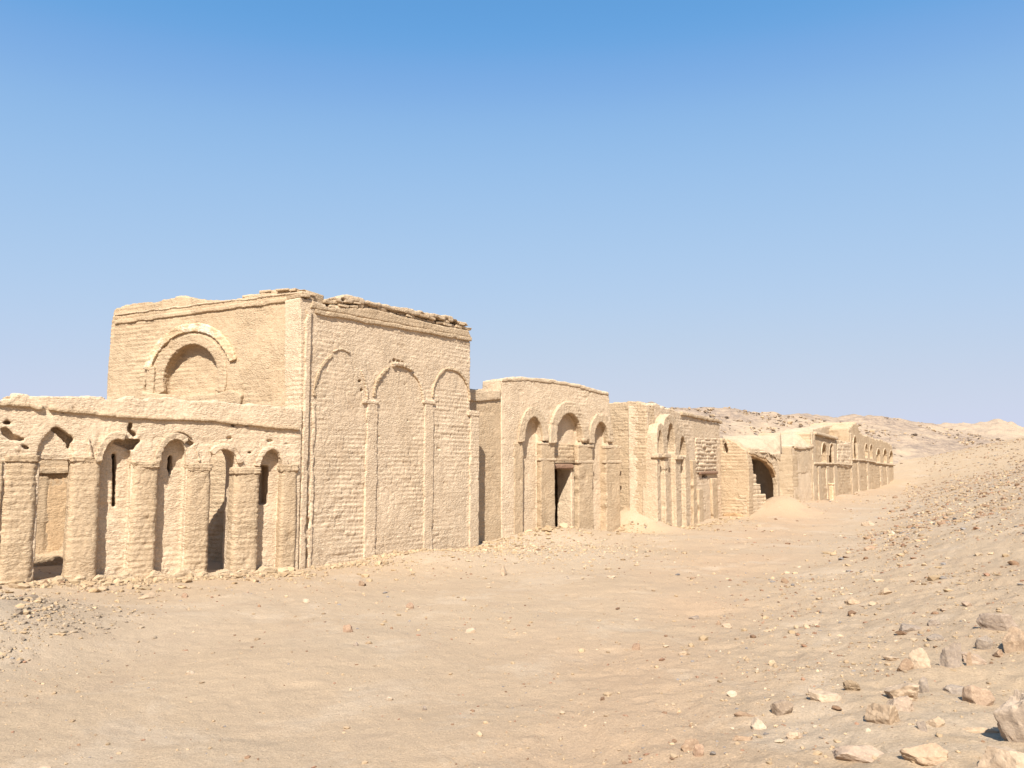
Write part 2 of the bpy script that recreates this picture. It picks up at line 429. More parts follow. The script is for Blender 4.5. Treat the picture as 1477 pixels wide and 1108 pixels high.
def loose_bricks(name, fr, line, d0, d1, mat, parent, seed, rows=2, gap=.25, bh=.06, bl=.24, lift=0.):
    """broken bricks lying along a wall top: irregular blocks, some missing"""
    rng = random.Random(seed); V = []; Fc = []
    S = [p[0] for p in line]; Z = [p[1] for p in line]
    for r in range(rows):
        s = S[0]
        while s < S[-1]:
            l = bl * rng.uniform(.5, 1.25); z = np.interp(s + l / 2, S, Z) + r * bh * 1.05 + lift
            if rng.random() > gap + .22 * r:
                hh = bh * rng.uniform(.7, 1.1); a = d0 + rng.uniform(0, .1); b = d1 + rng.uniform(-.08, .04); tl = rng.uniform(-.02, .02)
                n = len(V)
                for zz in (z, z + hh):
                    for (ss, dd) in ((s, a), (s + l * .95, a), (s + l * .95, b), (s, b)):
                        V.append(fr.p(ss + rng.uniform(-.02, .02), dd + rng.uniform(-.025, .025), zz + (ss - s) / l * tl + rng.uniform(-.008, .008)))
                Fc += [[n + i for i in f] for f in ([3, 2, 1, 0], [4, 5, 6, 7], [0, 1, 5, 4], [1, 2, 6, 5], [2, 3, 7, 6], [3, 0, 4, 7])]
            s += l
    og = origin_of(parent)
    me = mesh_from([v - og for v in V], Fc, name)
    bm = bmesh.new(); bm.from_mesh(me)
    bmesh.ops.bevel(bm, geom=bm.edges[:], offset=.010, segments=1, affect='EDGES')
    bm.to_mesh(me); bm.free()
    return link_mesh(name, me, mat, parent)

# ---------------------------------------------------------------- ground sheet
def build_ground():
    azs = np.concatenate([np.linspace(-180, -62, 60)[:-1], np.linspace(-62, -36, 80)[:-1], np.linspace(-36, 37, 760), np.linspace(37, 62, 80)[1:], np.linspace(62, 180, 60)[1:-1]])
    rs = np.concatenate([[.02], np.geomspace(.6, 2.6, 20)[:-1], np.geomspace(2.6, 45, 620)[:-1], np.geomspace(45, 200, 120)[:-1], np.geomspace(200, 2500, 40)])
    A, Rr = np.meshgrid(np.radians(azs), rs)
    X = Rr * np.sin(A); Y = Rr * np.cos(A); Z = ground_z(X, Y)
    nr, na = X.shape; V = np.stack([X, Y, Z], -1).reshape(-1, 3)
    i = np.arange(nr - 1)[:, None] * na; j = np.arange(na)[None, :]; j2 = (j + 1) % na
    Q = np.stack([i + j, i + j2, i + na + j2, i + na + j], -1).reshape(-1, 4)[:, ::-1]
    me = fast_mesh(V, Q, 'ground')
    x, y = V[:, 0], V[:, 1]
    rub = .9 * np.exp(-(((x + .3) / 2.6) ** 2 + ((y - 20.0) / 3.0) ** 2)) + .9 * np.exp(-(((x + 6.6) / 1.8) ** 2 + ((y - 9.3) / 2.0) ** 2))
    rub = rub + .5 * sstep(.2, -.5, (x + 5) * .6) * sstep(9, 5, y)
    rub = np.clip(rub + .25 * fbm(V * .5, 2, 77), 0, 1)
    dr = np.exp(-(((x - 3.9) / 1.1) ** 2 + ((y - 25.2) / 1.6) ** 2)) + sstep(62, 80, np.hypot(x, y)) * .8
    d = (x - np.interp(y, TOE_Y, TOE_X)) * .86
    dr = dr + .55 * sstep(.8, 2.0, d) * sstep(9, 4, y)
    cx = np.interp(y, [2, 6, 12, 20, 30, 45, 70], [-.2, .6, 2.6, 5.8, 11, 18.5, 31])
    pth = np.exp(-((x - cx + .5 * vnoise(V * .3, 41)) / (1.0 + .045 * y)) ** 2) * (.7 + .5 * fbm(V * .7, 3, 43))
    for nm, a in (('path', np.clip(pth, 0, 1)), ('rubble', rub), ('drift', np.clip(dr, 0, 1))):
        at = me.attributes.new(nm, 'FLOAT', 'POINT'); at.data.foreach_set('value', a.astype(np.float32))
    o = link_mesh('ground', me, M['sand']); o['kind'] = 'structure'; return o
build_ground()

def build_hill(name, table, mat, seed, rough, npx=420, nr=120, tail=60):
    """table: px, skyline py, crest distance, toe distance"""
    T = np.array(table, float)
    px = np.linspace(T[0, 0], T[-1, 0], npx)
    sy = np.interp(px, T[:, 0], T[:, 1]); rc = np.interp(px, T[:, 0], T[:, 2]); rt = np.interp(px, T[:, 0], T[:, 3])
    V = []
    D = np.array([ray(a, b) for a, b in zip(px, sy)])
    hd = np.hypot(D[:, 0], D[:, 1]); ux = D[:, 0] / hd; uy = D[:, 1] / hd
    zc = EYE + D[:, 2] / hd * rc
    ts = np.concatenate([np.linspace(0, 1, nr), 1 + np.linspace(0, 1, 25)[1:]])
    for t in ts:
        if t <= 1:
            r = rt + (rc - rt) * t
            zt = ground_z(ux * rt, uy * rt, False) - .6
            prof = 1 - (1 - t) ** 1.35
            z = zt + (zc - zt) * (.75 * prof + .25 * t)
        else:
            r = rc + (t - 1) * tail; z = zc - .12 * (t - 1) * tail * (t - 1) - (t - 1) * 1.0
        V.append(np.stack([ux * r, uy * r, z], -1))
    V = np.array(V); n1, n2 = V.shape[:2]; P = V.reshape(-1, 3)
    edge = np.minimum(1, np.repeat(np.clip(ts, 0, 1), n2) * 4)
    n = rough * (fbm(P * .07, 4, seed) + .45 * fbm(P * np.array([.4, .4, 1.2]), 4, seed + 9))
    terr = np.abs(vnoise(P * np.array([.08, .08, 1.3]), seed + 4)) * rough * .7
    P = P.copy(); P[:, 2] += (n + terr) * edge
    i = np.arange(n1 - 1)[:, None] * n2; j = np.arange(n2 - 1)[None, :]
    Q = np.stack([i + j, i + j + 1, i + n2 + j + 1, i + n2 + j], -1).reshape(-1, 4)
    o = link_mesh(name, fast_mesh(P, Q, name), mat); o['kind'] = 'structure'
    return o, P.reshape(n1, n2, 3)
hill_table = [(430, 660, 75, 52), (640, 630, 76, 50), (760, 604, 78, 50), (880, 588, 82, 50), (940, 582, 86, 52), (1040, 593, 92, 58), (1100, 601, 100, 62),
              (1150, 600, 108, 68), (1240, 603, 128, 78), (1330, 613, 150, 92), (1390, 626, 165, 112), (1470, 640, 175, 140)]
hill_o, HV = build_hill('rocky_hill', hill_table, M['hill'], 5, .55, 520, 150)
far_table = [(1180, 660, 240, 150), (1260, 640, 245, 160), (1320, 616, 255, 165), (1360, 613, 262, 170), (1400, 611, 265, 170), (1440, 608, 268, 170), (1477, 622, 270, 175), (1540, 640, 270, 180), (1700, 655, 270, 190)]
build_hill('far_hill', far_table, M['hill_far'], 25, .9, 260, 80)

# ================================================================ BUILDINGS
def azdir(a): return np.array([math.sin(R(a)), math.cos(R(a))])
def plan_hit(c, az, px, py=600):
    """plan point on the line from c along az that the photo shows at px"""
    d = ray(px, py)[:2]; u = azdir(az)
    A_ = np.array([[d[0], -u[0]], [d[1], -u[1]]]); t = np.linalg.solve(A_, np.asarray(c[:2])); return np.asarray(c[:2]) + u * t[1]
def zat(fr, px, py, d=0.): return fr.sz(px, py, d)[1]
def sat(fr, px, py=700, d=0.): return fr.sz(px, py, d)[0]
def px_arch(fr, x0, x1, ys, ya, yb=None, d0=-.25, d1=.3, zb=-.8, xa=None, k=16, point=0.):
    xm = (x0 + x1) / 2 if xa is None else xa
    s0, z0 = fr.sz(x0, ys); s1, z1 = fr.sz(x1, ys); zs = (z0 + z1) / 2
    zb = zb if yb is None else zat(fr, xm, yb)
    return prism(fr, arch_poly(s0, s1, zb, zs, zat(fr, xm, ya), k, point), d0, d1)
def px_box(fr, x0, x1, y0, y1, d0, d1, zb=None):
    s0 = sat(fr, x0, (y0 + y1) / 2); s1 = sat(fr, x1, (y0 + y1) / 2); xm = (x0 + x1) / 2
    zt = zat(fr, xm, y0); zl = zat(fr, xm, y1) if zb is None else zb
    return prism(fr, [(s0, zl), (s1, zl), (s1, zt), (s0, zt)], d0, d1)
def px_poly(fr, pts, d0, d1): return prism(fr, [fr.sz(*p) for p in pts], d0, d1)
def px_band(fr, x0, x1, ys, ya, wd, d0, d1, t0=0., t1=math.pi, wt=None, k=18):
    s0, z0 = fr.sz(x0, ys); s1, z1 = fr.sz(x1, ys); zs = (z0 + z1) / 2
    return prism(fr, band_poly((s0 + s1) / 2, (s1 - s0) / 2, zs, zat(fr, (x0 + x1) / 2, ya) - zs, wd, t0, t1, k, wt), d0, d1)
def strip(fr, line, hup, hdn, d0, d1, rng=None):
    """a moulding along a px line, hup/hdn metres above and below it"""
    P = [fr.sz(*p) for p in line]
    if rng:
        S = np.linspace(P[0][0], P[-1][0], 24); Z = np.interp(S, [p[0] for p in P], [p[1] for p in P])
        P = [(s, z + rng.uniform(-.012, .012)) for s, z in zip(S, Z)]
    return prism(fr, [(s, z - hdn) for s, z in P] + [(s, z + hup) for s, z in P[::-1]], d0, d1)

# ---------------------------------------------------------------- the tall tomb chapel
TC = at_depth(433, 818, 15.85)[:2]; TE = at_depth(697, 785, 20.3)[:2]
T = Frame(TC, TE)
TL0 = plan_hit(TC, -65, 157, 560)
TL = Frame(TL0, TC)
tower = thing('tomb_chapel', 'tallest square mud brick tomb, arched niche on one face, three blind arches on the other', 'tomb', (*TC, 0))
rng = random.Random(3)
TB = dict(h=.098, L=.30)
# street face
top = [(433, 428), (452, 433), (475, 443), (534, 444), (588, 457), (635, 469), (676, 476)]
out = [(0, -.7), (T.sz(697, 785)[0] - .03, -.7), T.sz(692, 785), T.sz(683, 600), T.sz(678, 590), T.sz(679, 500)] + ragged([T.sz(*p) for p in top], rng, q=0, amp=.015)[::-1]
rngc = random.Random(8)
cr = []
for k in range(15):
    y = 500 + k * 21 + rngc.uniform(-6, 6); hgt = rngc.uniform(9, 22); x = 444.3 + rngc.uniform(-1.2, 1.2) - (y - 500) * .004; wd = rngc.uniform(1.5, 2.8)
    cr.append(px_poly(T, [(x - wd, y), (x + wd * .6, y - 2), (x + wd, y + hgt * .5), (x + .3, y + hgt), (x - wd * .8, y + hgt * .7)], -.24, .3))
cr.append(px_poly(T, [(442.0, 560), (445, 545), (447, 580), (446.4, 625), (443.0, 618), (441.8, 585)], -.42, .3))
for k in range(30):
    x = rngc.uniform(456, 672); y = rngc.uniform(505, 785); w_ = rngc.uniform(2, 7); h_ = rngc.uniform(1.2, 3)
    cr.append(px_poly(T, [(x, y), (x + w_ * .5, y - h_ * .5), (x + w_, y + h_ * .2), (x + w_ * .8, y + h_), (x + w_ * .2, y + h_ * .7)], -rngc.uniform(.03, .08), .3))
for x, y in ((517, 556), (519, 562), (516, 549), (561, 522), (566, 519), (572, 521), (578, 523), (589, 531), (592, 536)):
    cr.append(px_poly(T, [(x, y), (x + 3, y - 1.5), (x + 6, y + .5), (x + 5, y + 2.5), (x + 1, y + 2.5)], -.1, .3))
wall_t = add_part('street_wall', [prism(T, out, -.55, 0)], M['mud_pink_lit'], tower, .024, brick_disp(T, seed=11, amp=.016, rough=.014, micro=.007, wear=.35, **TB), cr)
# corner pilaster, inner pilasters
def pil(fr, par, x0, x1, y0, d1, mat, seed, d0=-.1, vox=.024, name='pilaster', y1=None, rough=.012, amp=.010, **kw):
    s0 = sat(fr, x0, 700); s1 = sat(fr, x1, 700); xm = (x0 + x1) / 2
    zt = zat(fr, xm, y0); zb = -.6 if y1 is None else zat(fr, xm, y1)
    return add_part(name, [prism(fr, rag_rect(s0, s1, zb, zt, seed), d0, d1)], mat, par, vox, brick_disp(fr, seed=seed, amp=amp, rough=rough, micro=.006, **kw))
pil(T, tower, 433.4, 442.2, 446, .05, M['mud_pink_lit'], 12, amp=.008)
pil(T, tower, 525.5, 543, 577, .03, M['mud_pink_lit'], 13)
pil(T, tower, 610.5, 624.5, 577, .03, M['mud_pink_lit'], 14)
pil(T, tower, 676, 690, 592, .04, M['mud_pink_lit'], 15)
pil(T, tower, 446.5, 452.5, 580, .03, M['mud_pink_lit'], 16)
for x0, x1, y in ((522, 545, 577), (609, 626, 577), (674, 690.5, 594)):
    add_part('capital', [px_box(T, x0, x1, y, y + 6, -.08, .048)], M['mud_pink_lit'], tower, .02, brick_disp(T, seed=x0, amp=.004, rough=.012))
def hood(fr, par, x0, x1, ys, ya, wd, d1, mat, t0, t1, seed, vox=.018, d0=-.08, rough=.022, wt=None, name='arch_moulding'):
    return add_part(name, [px_band(fr, x0, x1, ys, ya, wd, d0, d1, t0, t1, wt)], mat, par, vox, brick_disp(fr, seed=seed, amp=.012, rough=rough, micro=.011, h=.09, L=.12, wear=.1))
hood(T, tower, 455, 528, 575, 512, .08, .036, M['mud'], 1.95, 3.14, 17)
hood(T, tower, 455, 528, 575, 512, .05, .035, M['mud_pink_lit'], .02, .75, 18)
hood(T, tower, 455, 528, 572, 506, .05, .03, M['mud_pink_lit'], 1.3, 1.95, 28)
hood(T, tower, 541, 609, 575, 531, .08, .04, M['mud'], 1.95, 3.14, 19)
hood(T, tower, 541, 609, 575, 531, .06, .045, M['mud_pink_lit'], .02, 1.0, 20)
hood(T, tower, 541, 609, 575, 528, .08, .06, M['mud_pink_lit'], 1.05, 1.9, 29, rough=.03)
hood(T, tower, 625, 676, 576, 534, .07, .038, M['mud'], .0, 3.14, 21)
add_part('cornice', [strip(T, [(454, 452.5), (679, 492)], .09, 0.01, -.08, .05, rng)], M['mud'], tower, .024, brick_disp(T, seed=22, amp=.006, rough=.012))
add_part('parapet', [prism(T, [T.sz(447, 445), T.sz(679, 487), T.sz(675, 477), T.sz(635, 470), T.sz(588, 458), T.sz(534, 445), T.sz(475, 444), T.sz(450, 434)], -.1, .03)], M['mud'], tower, .026, brick_disp(T, seed=23, amp=.008, rough=.014, **TB))
loose_bricks('coping_bricks', T, [T.sz(470, 443), T.sz(534, 445), T.sz(588, 457), T.sz(635, 468.5), T.sz(674, 475)], -.48, .02, M['mud'], tower, 31, rows=2, gap=.16, bh=.075, bl=.26)
add_part('coping', [prism(T, [T.sz(486, 436), T.sz(534, 441), T.sz(600, 455), T.sz(640, 462), T.sz(674, 470)] + ragged([T.sz(482, 430), T.sz(500, 426), T.sz(534, 435), T.sz(600, 448), T.sz(643, 455), T.sz(672, 466)], rng, q=0, amp=.02, step=.2)[::-1], -.5, .05)], M['plaster'], tower, .03, brick_disp(T, seed=24, amp=.012, rough=.03, **TB),
         [px_poly(T, [(x, y), (x + w_, y + 1), (x + w_ - 1, y + 5), (x + 1, y + 6)], -.6, .3) for x, y, w_ in ((490, 430, 7), (507, 435, 9), (523, 438, 10), (556, 447, 12), (575, 448, 8), (604, 452, 9), (622, 457, 12), (640, 459, 7), (652, 462, 8), (662, 464, 7))])
loose_bricks('coping_bricks', T, [T.sz(433, 428), T.sz(450, 432)], -.5, .06, M['mud'], tower, 33, rows=2, gap=.1, bh=.07)

# side face with the niche
topL = [(164, 446), (181, 440), (233, 434), (261, 427), (287, 431), (326, 434), (350, 430), (370, 423), (400, 418), (434, 420)]
outL = [(TL.sz(157, 560)[0], -.6), (TL.L, -.6)] + [(TL.L, TL.sz(*topL[-1])[1])] + ragged([TL.sz(*p) for p in topL], rng, q=0, amp=.02)[::-1] + [TL.sz(163, 452), TL.sz(159, 478), TL.sz(154, 552)]
niche = px_arch(TL, 236, 315, 548, 497, 571, -.21, .4, xa=279)
slots = [px_poly(TL, [(206, 566), (213, 530), (215, 532), (210, 566)], -.08, .2), px_poly(TL, [(406.5, 547), (409, 528), (409.8, 540), (408, 551)], -.12, .2)]
add_part('side_wall', [prism(TL, outL, -.55, 0)], M['mud'], tower, .026, brick_disp(TL, seed=41, amp=.017, rough=.015, micro=.007, wear=.4, **TB), [niche] + slots)
hood(TL, tower, 236, 315, 548, 497, .26, .03, M['mud'], -.35, 3.45, 42, vox=.024, wt=.25, name='niche_arch', rough=.022)
hood(TL, tower, 216, 334, 548, 479, .22, .055, M['white'], .3, 2.9, 43, vox=.024, wt=.2, rough=.035, name='outer_arch')
pil(TL, tower, 206, 217, 530, .05, M['mud'], 44, y1=573)
add_part('niche_sill', [px_poly(TL, [(205, 578), (350, 583), (352, 570), (335, 562), (318, 569), (300, 571), (262, 572), (240, 569), (207, 566)], -.2, .08)], M['mud'], tower, .024, brick_disp(TL, seed=45, amp=.02, rough=.05, h=.08, L=.2))
add_part('cornice', [strip(TL, [(166, 468), (432, 433)], .10, .01, -.08, .04, rng)], M['mud'], tower, .026, brick_disp(TL, seed=46, amp=.006, rough=.014))
add_part('cornice', [strip(TL, [(166, 455), (432, 423)], .04, .01, -.08, .02, rng)], M['plaster'], tower, .026, brick_disp(TL, seed=47, amp=.006, rough=.014))
loose_bricks('coping_bricks', TL, [TL.sz(350, 429), TL.sz(372, 422), TL.sz(400, 417), TL.sz(438, 419)], -.5, .04, M['mud'], tower, 35, rows=1, gap=.25, bh=.055, bl=.3, lift=-.03)
# far two walls
C3 = TL0 + (TE - TC)
TE2 = T.plan(T.L - .75, -.3); C3 = C3 - T.u[:2] * .5
for nm, a, b, sd in (('rear_wall', C3, TE2, 48), ('rear_wall', TL0, C3, 49)):
    f = Frame(a, b); d = -.5 if np.dot(f.n[:2], (TC + C3) / 2 - a) > 0 else .5
    mid = (TC + C3) / 2; sgn = 1 if np.dot(f.n[:2], mid - np.asarray(a)) > 0 else -1
    add_part(nm, [prism(f, [(0.1, -.6), (f.L - .1, -.6), (f.L - .1, 5.0), (0.1, 5.1)], 0, .5 * sgn)], M['mud'], tower, .06, brick_disp(f, seed=sd, rough=.03))

# ---------------------------------------------------------------- arcaded portico
PA = at_depth(0, 842, 12.7)[:2]; PB = at_depth(432, 820, 15.78)[:2]
P = Frame(PA, PB)
portico = thing('arcaded_portico', 'low arcaded mud brick front with round piers and worn arches, left of tallest tomb', 'arcade', (*PA, .15))
sL = sat(P, -140)
topP = [(-140, 575), (0, 577), (17, 570), (49, 573), (72, 570), (92, 574), (127, 570), (153, 574), (200, 574), (270, 577), (340, 580), (430, 588)]
outP = wall_poly(P, topP, -.7, rng, s0=sL, s1=P.L - .02, q=0, amp=.045, step=.16)
loose_bricks('coping_bricks', P, [P.sz(-140, 576), P.sz(49, 573.5), P.sz(153, 574.5), P.sz(300, 579)], -.5, -.04, M['mud'], portico, 58, rows=1, gap=.5, bh=.06, bl=.2, lift=-.035)
DN = -.16
cut = [px_box(P, 54, 102, 664, 830, -.9, .3, zb=-.8), px_arch(P, 53, 107, 664, 619, 668, -.07, .3),
       px_poly(P, [(70, 617), (84, 616), (107, 632), (104, 638), (99, 655), (96, 640), (84, 628)], -.3, .3),
       px_arch(P, 144, 190, 666, 634, None, DN, .3, xa=172), px_poly(P, [(166, 640), (170, 632), (196, 634), (206, 633), (199, 641), (193, 650), (180, 645)], -.3, .3),
       px_poly(P, [(163.6, 655), (167, 652), (170.3, 656), (170, 690), (169.6, 733), (164.2, 733), (165, 700)], -.52, .3),
       px_arch(P, 228, 269, 666, 632, None, DN, .3, xa=255),
       px_poly(P, [(245.5, 660), (248, 655), (251.5, 656), (250, 682), (248, 696), (246, 680)], -.52, .3),
       px_arch(P, 303, 339, 672, 645, None, -.9, .3, xa=322),
       px_arch(P, 374, 406, 680, 646, None, DN, .3, xa=388), px_box(P, 373, 391, 672, 728, -.53, .3),
       px_box(P, -58, -8, 664, 830, DN, .3, zb=-.8)]
for x, y, w_, h_ in ((186, 612, 5, 6), (10, 608, 9, 4), (18, 632, 14, 4), (5, 617, 8, 4), (104, 586, 5, 5), (88, 592, 6, 4)):
    cut.append(px_box(P, x, x + w_, y, y + h_, -.16, .3))
rk = random.Random(21)
for pp, dd in (([(0, 616), (12, 619), (22, 629), (38, 632), (31, 638), (14, 634), (2, 626)], .16), ([(6, 606), (15, 607), (14, 613), (4, 612)], .2), ([(28, 640), (40, 643), (46, 650), (34, 648)], .12), ([(186, 606), (192, 612), (189, 620), (198, 626), (194, 632), (184, 622)], .2),
               ([(258, 628), (268, 632), (282, 640), (276, 644), (262, 637)], .12), ([(318, 632), (330, 630), (339, 633), (330, 634.5)], .07), ([(380, 637), (388, 634), (402, 636), (392, 638)], .07), ([(334, 690), (342, 691), (341, 694), (335, 694)], .1), ([(222, 727), (229, 724), (230, 733), (223, 733)], .12)):
    cut.append(px_poly(P, pp, -dd, .3))
for k in range(26):
    x = rk.uniform(2, 425); y = rk.uniform(588, 655) + x * .03; w_ = rk.uniform(2.5, 8); h_ = rk.uniform(1.5, 4.5)
    cut.append(px_poly(P, [(x, y), (x + w_ * .5, y - h_ * .5), (x + w_, y + h_ * .2), (x + w_ * .8, y + h_), (x + w_ * .2, y + h_ * .7)], -rk.uniform(.05, .13), .3))
add_part('arcade_wall', [prism(P, outP, -.58, 0)], M['mud_pink_lit'], portico, .022, brick_disp(P, seed=51, amp=.012, rough=.024, micro=.009, wear=.6, h=.09, L=.26), cut)
piers = [(-8, 3, 664, 50), (5, 53.5, 663, 52), (100.5, 144.5, 664, 53), (190, 228.5, 671, 54), (269, 303.5, 675, 55), (337, 374.5, 680, 56), (405, 428, 676, 57)]
for x0, x1, y, sd in piers:
    s0, s1 = sat(P, x0), sat(P, x1); zt = zat(P, (x0 + x1) / 2, y)
    add_part('pier', [col_prism(P, s0, s1, -.3, .05, -.7, zt, .015)], M['mud'], portico, .022, brick_disp(P, seed=sd, amp=.015, rough=.034, micro=.010, h=.098, L=.25, wear=.35))
for x0, x1, y, sd in piers[1:]:
    s0, s1 = sat(P, x0 - 2.5), sat(P, x1 + 2.5); z1 = zat(P, (x0 + x1) / 2, y - 6); z0 = zat(P, (x0 + x1) / 2, y + 4)
    add_part('capital', [col_prism(P, s0, s1, -.24, .072, z0, z1, -.01, .12)], M['mud'], portico, .02, brick_disp(P, seed=sd + 20, amp=.014, rough=.05, micro=.012, h=.06, L=.15, wear=.1))
add_part('cornice', [strip(P, [(-60, 576), (18, 583.5), (62, 589)], .04, .03, -.08, .06, rng), strip(P, [(70, 590), (150, 597.5), (205, 603), (310, 607.5), (431, 619.5)], .04, .03, -.08, .06, rng)], M['mud'], portico, .022, brick_disp(P, seed=80, amp=.01, rough=.014))
hood(P, portico, 147, 190, 668, 634, .12, .085, M['plaster'], 1.2, 3.14, 81, wt=.15, rough=.02)
hood(P, portico, 144, 194, 668, 626, .05, .045, M['mud'], 1.3, 3.14, 181, wt=.06)
hood(P, portico, 231, 272, 668, 634, .11, .07, M['plaster'], .9, 3.14, 82, wt=.12)
hood(P, portico, 228, 284, 668, 624, .045, .04, M['mud'], .9, 3.14, 182, wt=.05)
hood(P, portico, 231, 285, 668, 632, .04, .03, M['mud_pink_lit'], .05, .8, 83)
hood(P, portico, 303, 341, 674, 648, .15, .06, M['mud_pink_lit'], .2, 2.4, 84, wt=.1, rough=.04)
hood(P, portico, 374, 407, 681, 650, .13, .06, M['mud_pink_lit'], .2, 2.9, 85, wt=.1, rough=.04)
hood(P, portico, 96, 128, 668, 622, .05, .03, M['mud_pink_lit'], .05, .9, 86)
rp = random.Random(12)
pl = [(s, .14 + z + rp.uniform(-.07, .06)) for s, z in zip(np.linspace(sL, P.L - .15, 44), np.interp(np.linspace(sL, P.L, 44), [0, P.L], [.12, -.02]))]
add_part('plinth', [prism(P, [(sL, -.6), (P.L - .15, -.6)] + pl[::-1], -.1, .16)], M['mud'], portico, .026, brick_disp(P, seed=87, amp=.03, rough=.07, h=.09, L=.3, micro=.012))
add_part('threshold', [px_box(P, 303, 340, 827, 838, -.55, .1, zb=-.5)], M['plaster'], portico, .03, brick_disp(P, seed=88, rough=.04))

CW = Frame(P.plan(sL, -2.9), P.plan(sat(P, 150), -2.9))
court = thing('courtyard_wall', 'sunlit plastered inner wall seen through the leftmost open bay of the arcade', 'wall', (*CW.plan(CW.L / 2, 0), .1))
add_part('wall', [prism(CW, [(0, -.5), (CW.L, -.5), (CW.L, 2.3), (0, 2.35)], -.4, 0)], M['mud'], court, .032, brick_disp(CW, seed=90, rough=.03), [px_box(CW, 67, 96, 686, 797, -.03, .3)])
add_part('panel', [px_box(CW, 66, 97, 685, 798, -.2, -.02)], M['tanred'], court, .03, brick_disp(CW, seed=91, rough=.02, amp=.006))
add_part('beam', [px_box(CW, 40, 110, 674, 683, -.1, .05)], M['mud'], court, .03, brick_disp(CW, seed=92, rough=.03))
add_part('bench', [px_box(CW, 30, 120, 798, 830, -.1, .32, zb=-.4)], M['mud'], court, .03, brick_disp(CW, seed=93, rough=.04))

# ---------------------------------------------------------------- second tomb with door, and the low wall before it
B2 = Frame(at_depth(735, 778, 21.8)[:2], at_depth(895, 772, 25.5)[:2])
link_w = thing('linking_wall', 'plain low mud wall joining tallest tomb to the tomb with wooden lintel', 'wall', (*B2.plan(sat(B2, 705), 0), 0))
out = wall_poly(B2, [(655, 556), (690, 561), (705, 562), (727, 561)], -.6, rng, s0=sat(B2, 640), q=0, amp=.02)
add_part('wall', [prism(B2, out, -.6, -.03)], M['mud'], link_w, .03, brick_disp(B2, seed=101, rough=.02, amp=.009, wear=.8, h=.1), [])
add_part('coping', [prism(B2, [B2.sz(655, 574), B2.sz(690, 580), B2.sz(722, 576)] + [B2.sz(722, 563), B2.sz(690, 563), B2.sz(655, 558)], -.15, .02)], M['plaster'], link_w, .03, brick_disp(B2, seed=102, rough=.03, amp=.012))

tomb2 = thing('tomb_with_door', 'mud brick tomb with three hooded arched niches and a dark doorway under wooden lintel', 'tomb', (*B2.plan(B2.L / 2, 0), 0))
top2 = [(723, 547), (740, 544.5), (757, 544), (796, 547), (831, 553), (878, 566)]
sl = B2.sz(724, 560)[0]
out = [(sl, -.6), (B2.sz(884, 700)[0], -.6), B2.sz(884, 640), B2.sz(878.5, 570)] + ragged([B2.sz(*p) for p in top2], rng, q=0, amp=.012)[::-1]
ND = -.2
cut = [px_arch(B2, 755, 781, 636, 602, None, ND, .3, xa=768), px_arch(B2, 800, 838, 637, 596, None, ND, .3, xa=821), px_arch(B2, 855, 876, 638, 609, None, ND, .3, xa=865.5),
       px_box(B2, 801, 831.5, 676, 790, -1.2, .3, zb=-.8),
       px_box(B2, 783, 788.5, 636, 639, -.3, .3), px_box(B2, 842, 848, 640, 643, -.3, .3), px_box(B2, 877, 882.5, 640.5, 643, -.3, .3), px_box(B2, 758.5, 760.5, 666, 681, -.32, .3)]
add_part('front_wall', [prism(B2, out, -.8, 0)], M['mud_pink_lit'], tomb2, .03, brick_disp(B2, seed=111, amp=.011, rough=.017, micro=.009, h=.1, L=.3, wear=.7), cut)
add_part('lintel', [px_box(B2, 797, 832.5, 669.5, 676.5, -.75, -.13)], M['wood'], tomb2, .025, brick_disp(B2, seed=112, amp=0, rough=.01))
infill = add_part('infill', [px_box(B2, 801, 836, 640, 668, -.3, -.155)], M['mud'], tomb2, .026, brick_disp(B2, seed=113, amp=.025, rough=.02, h=.12, L=.3, wear=-.5))
for x0, x1, y, sd in ((779, 800, 638, 114), (833, 855, 641, 115), (873, 895, 642, 116), (741, 755, 638, 117)):
    s0, s1 = sat(B2, x0, 710), sat(B2, x1, 710); zt = zat(B2, (x0 + x1) / 2, y); dd = .015 if sd == 117 else .035
    if sd == 116: s1 = B2.sz(894, 710)[0]
    add_part('pier', [prism(B2, rag_rect(s0, s1, -.6, zt, sd), -.6 if sd == 116 else -.15, dd)], M['mud'], tomb2, .03, brick_disp(B2, seed=sd, amp=.008, rough=.024, micro=.009, h=.1, wear=.8))
for x0, x1, y, sd in ((777.5, 801, 661, 124), (832, 856, 664, 125), (871.5, 896, 664, 126), (778, 801, 638, 127), (833, 856, 641, 128), (872, 896, 643, 129)):
    add_part('capital', [px_box(B2, x0, x1, y, y + 4.5, -.1, .048)], M['plaster'], tomb2, .025, brick_disp(B2, seed=sd, amp=.006, rough=.025))
for a, sd in (((755, 781, 636, 602, .26, .085), 131), ((800, 838, 637, 596, .32, .10), 132), ((855, 876, 638, 609, .26, .085), 133)):
    x0, x1, ys, ya, wd, d1 = a
    add_part('arch_hood', [px_band(B2, x0, x1, ys, ya, wd, -.1, d1, .0, 3.2, wt=wd * 1.2)], M['plaster'], tomb2, .026, brick_disp(B2, seed=sd, amp=.012, rough=.04, micro=.012, h=.1, L=.2))
    add_part('arch_hood', [px_band(B2, x0, x1, ys, ya, .09, -.15, d1 * .55, .0, 3.14)], M['mud'], tomb2, .024, brick_disp(B2, seed=sd + 5, amp=.006, rough=.012))
add_part('coping', [strip(B2, [(724, 551), (757, 550), (796, 553), (831, 559), (878, 571.5)], .10, .0, -.5, .025, rng)], M['plaster'], tomb2, .03, brick_disp(B2, seed=140, amp=.012, rough=.03))
bk = [B2.plan(sl + .05, -.7), B2.plan(B2.sz(884, 640)[0] - .1, -.7), B2.plan(B2.L - .8, -4.6), B2.plan(sl + .05, -4.6)]
zr = zat(B2, 800, 556) - .35
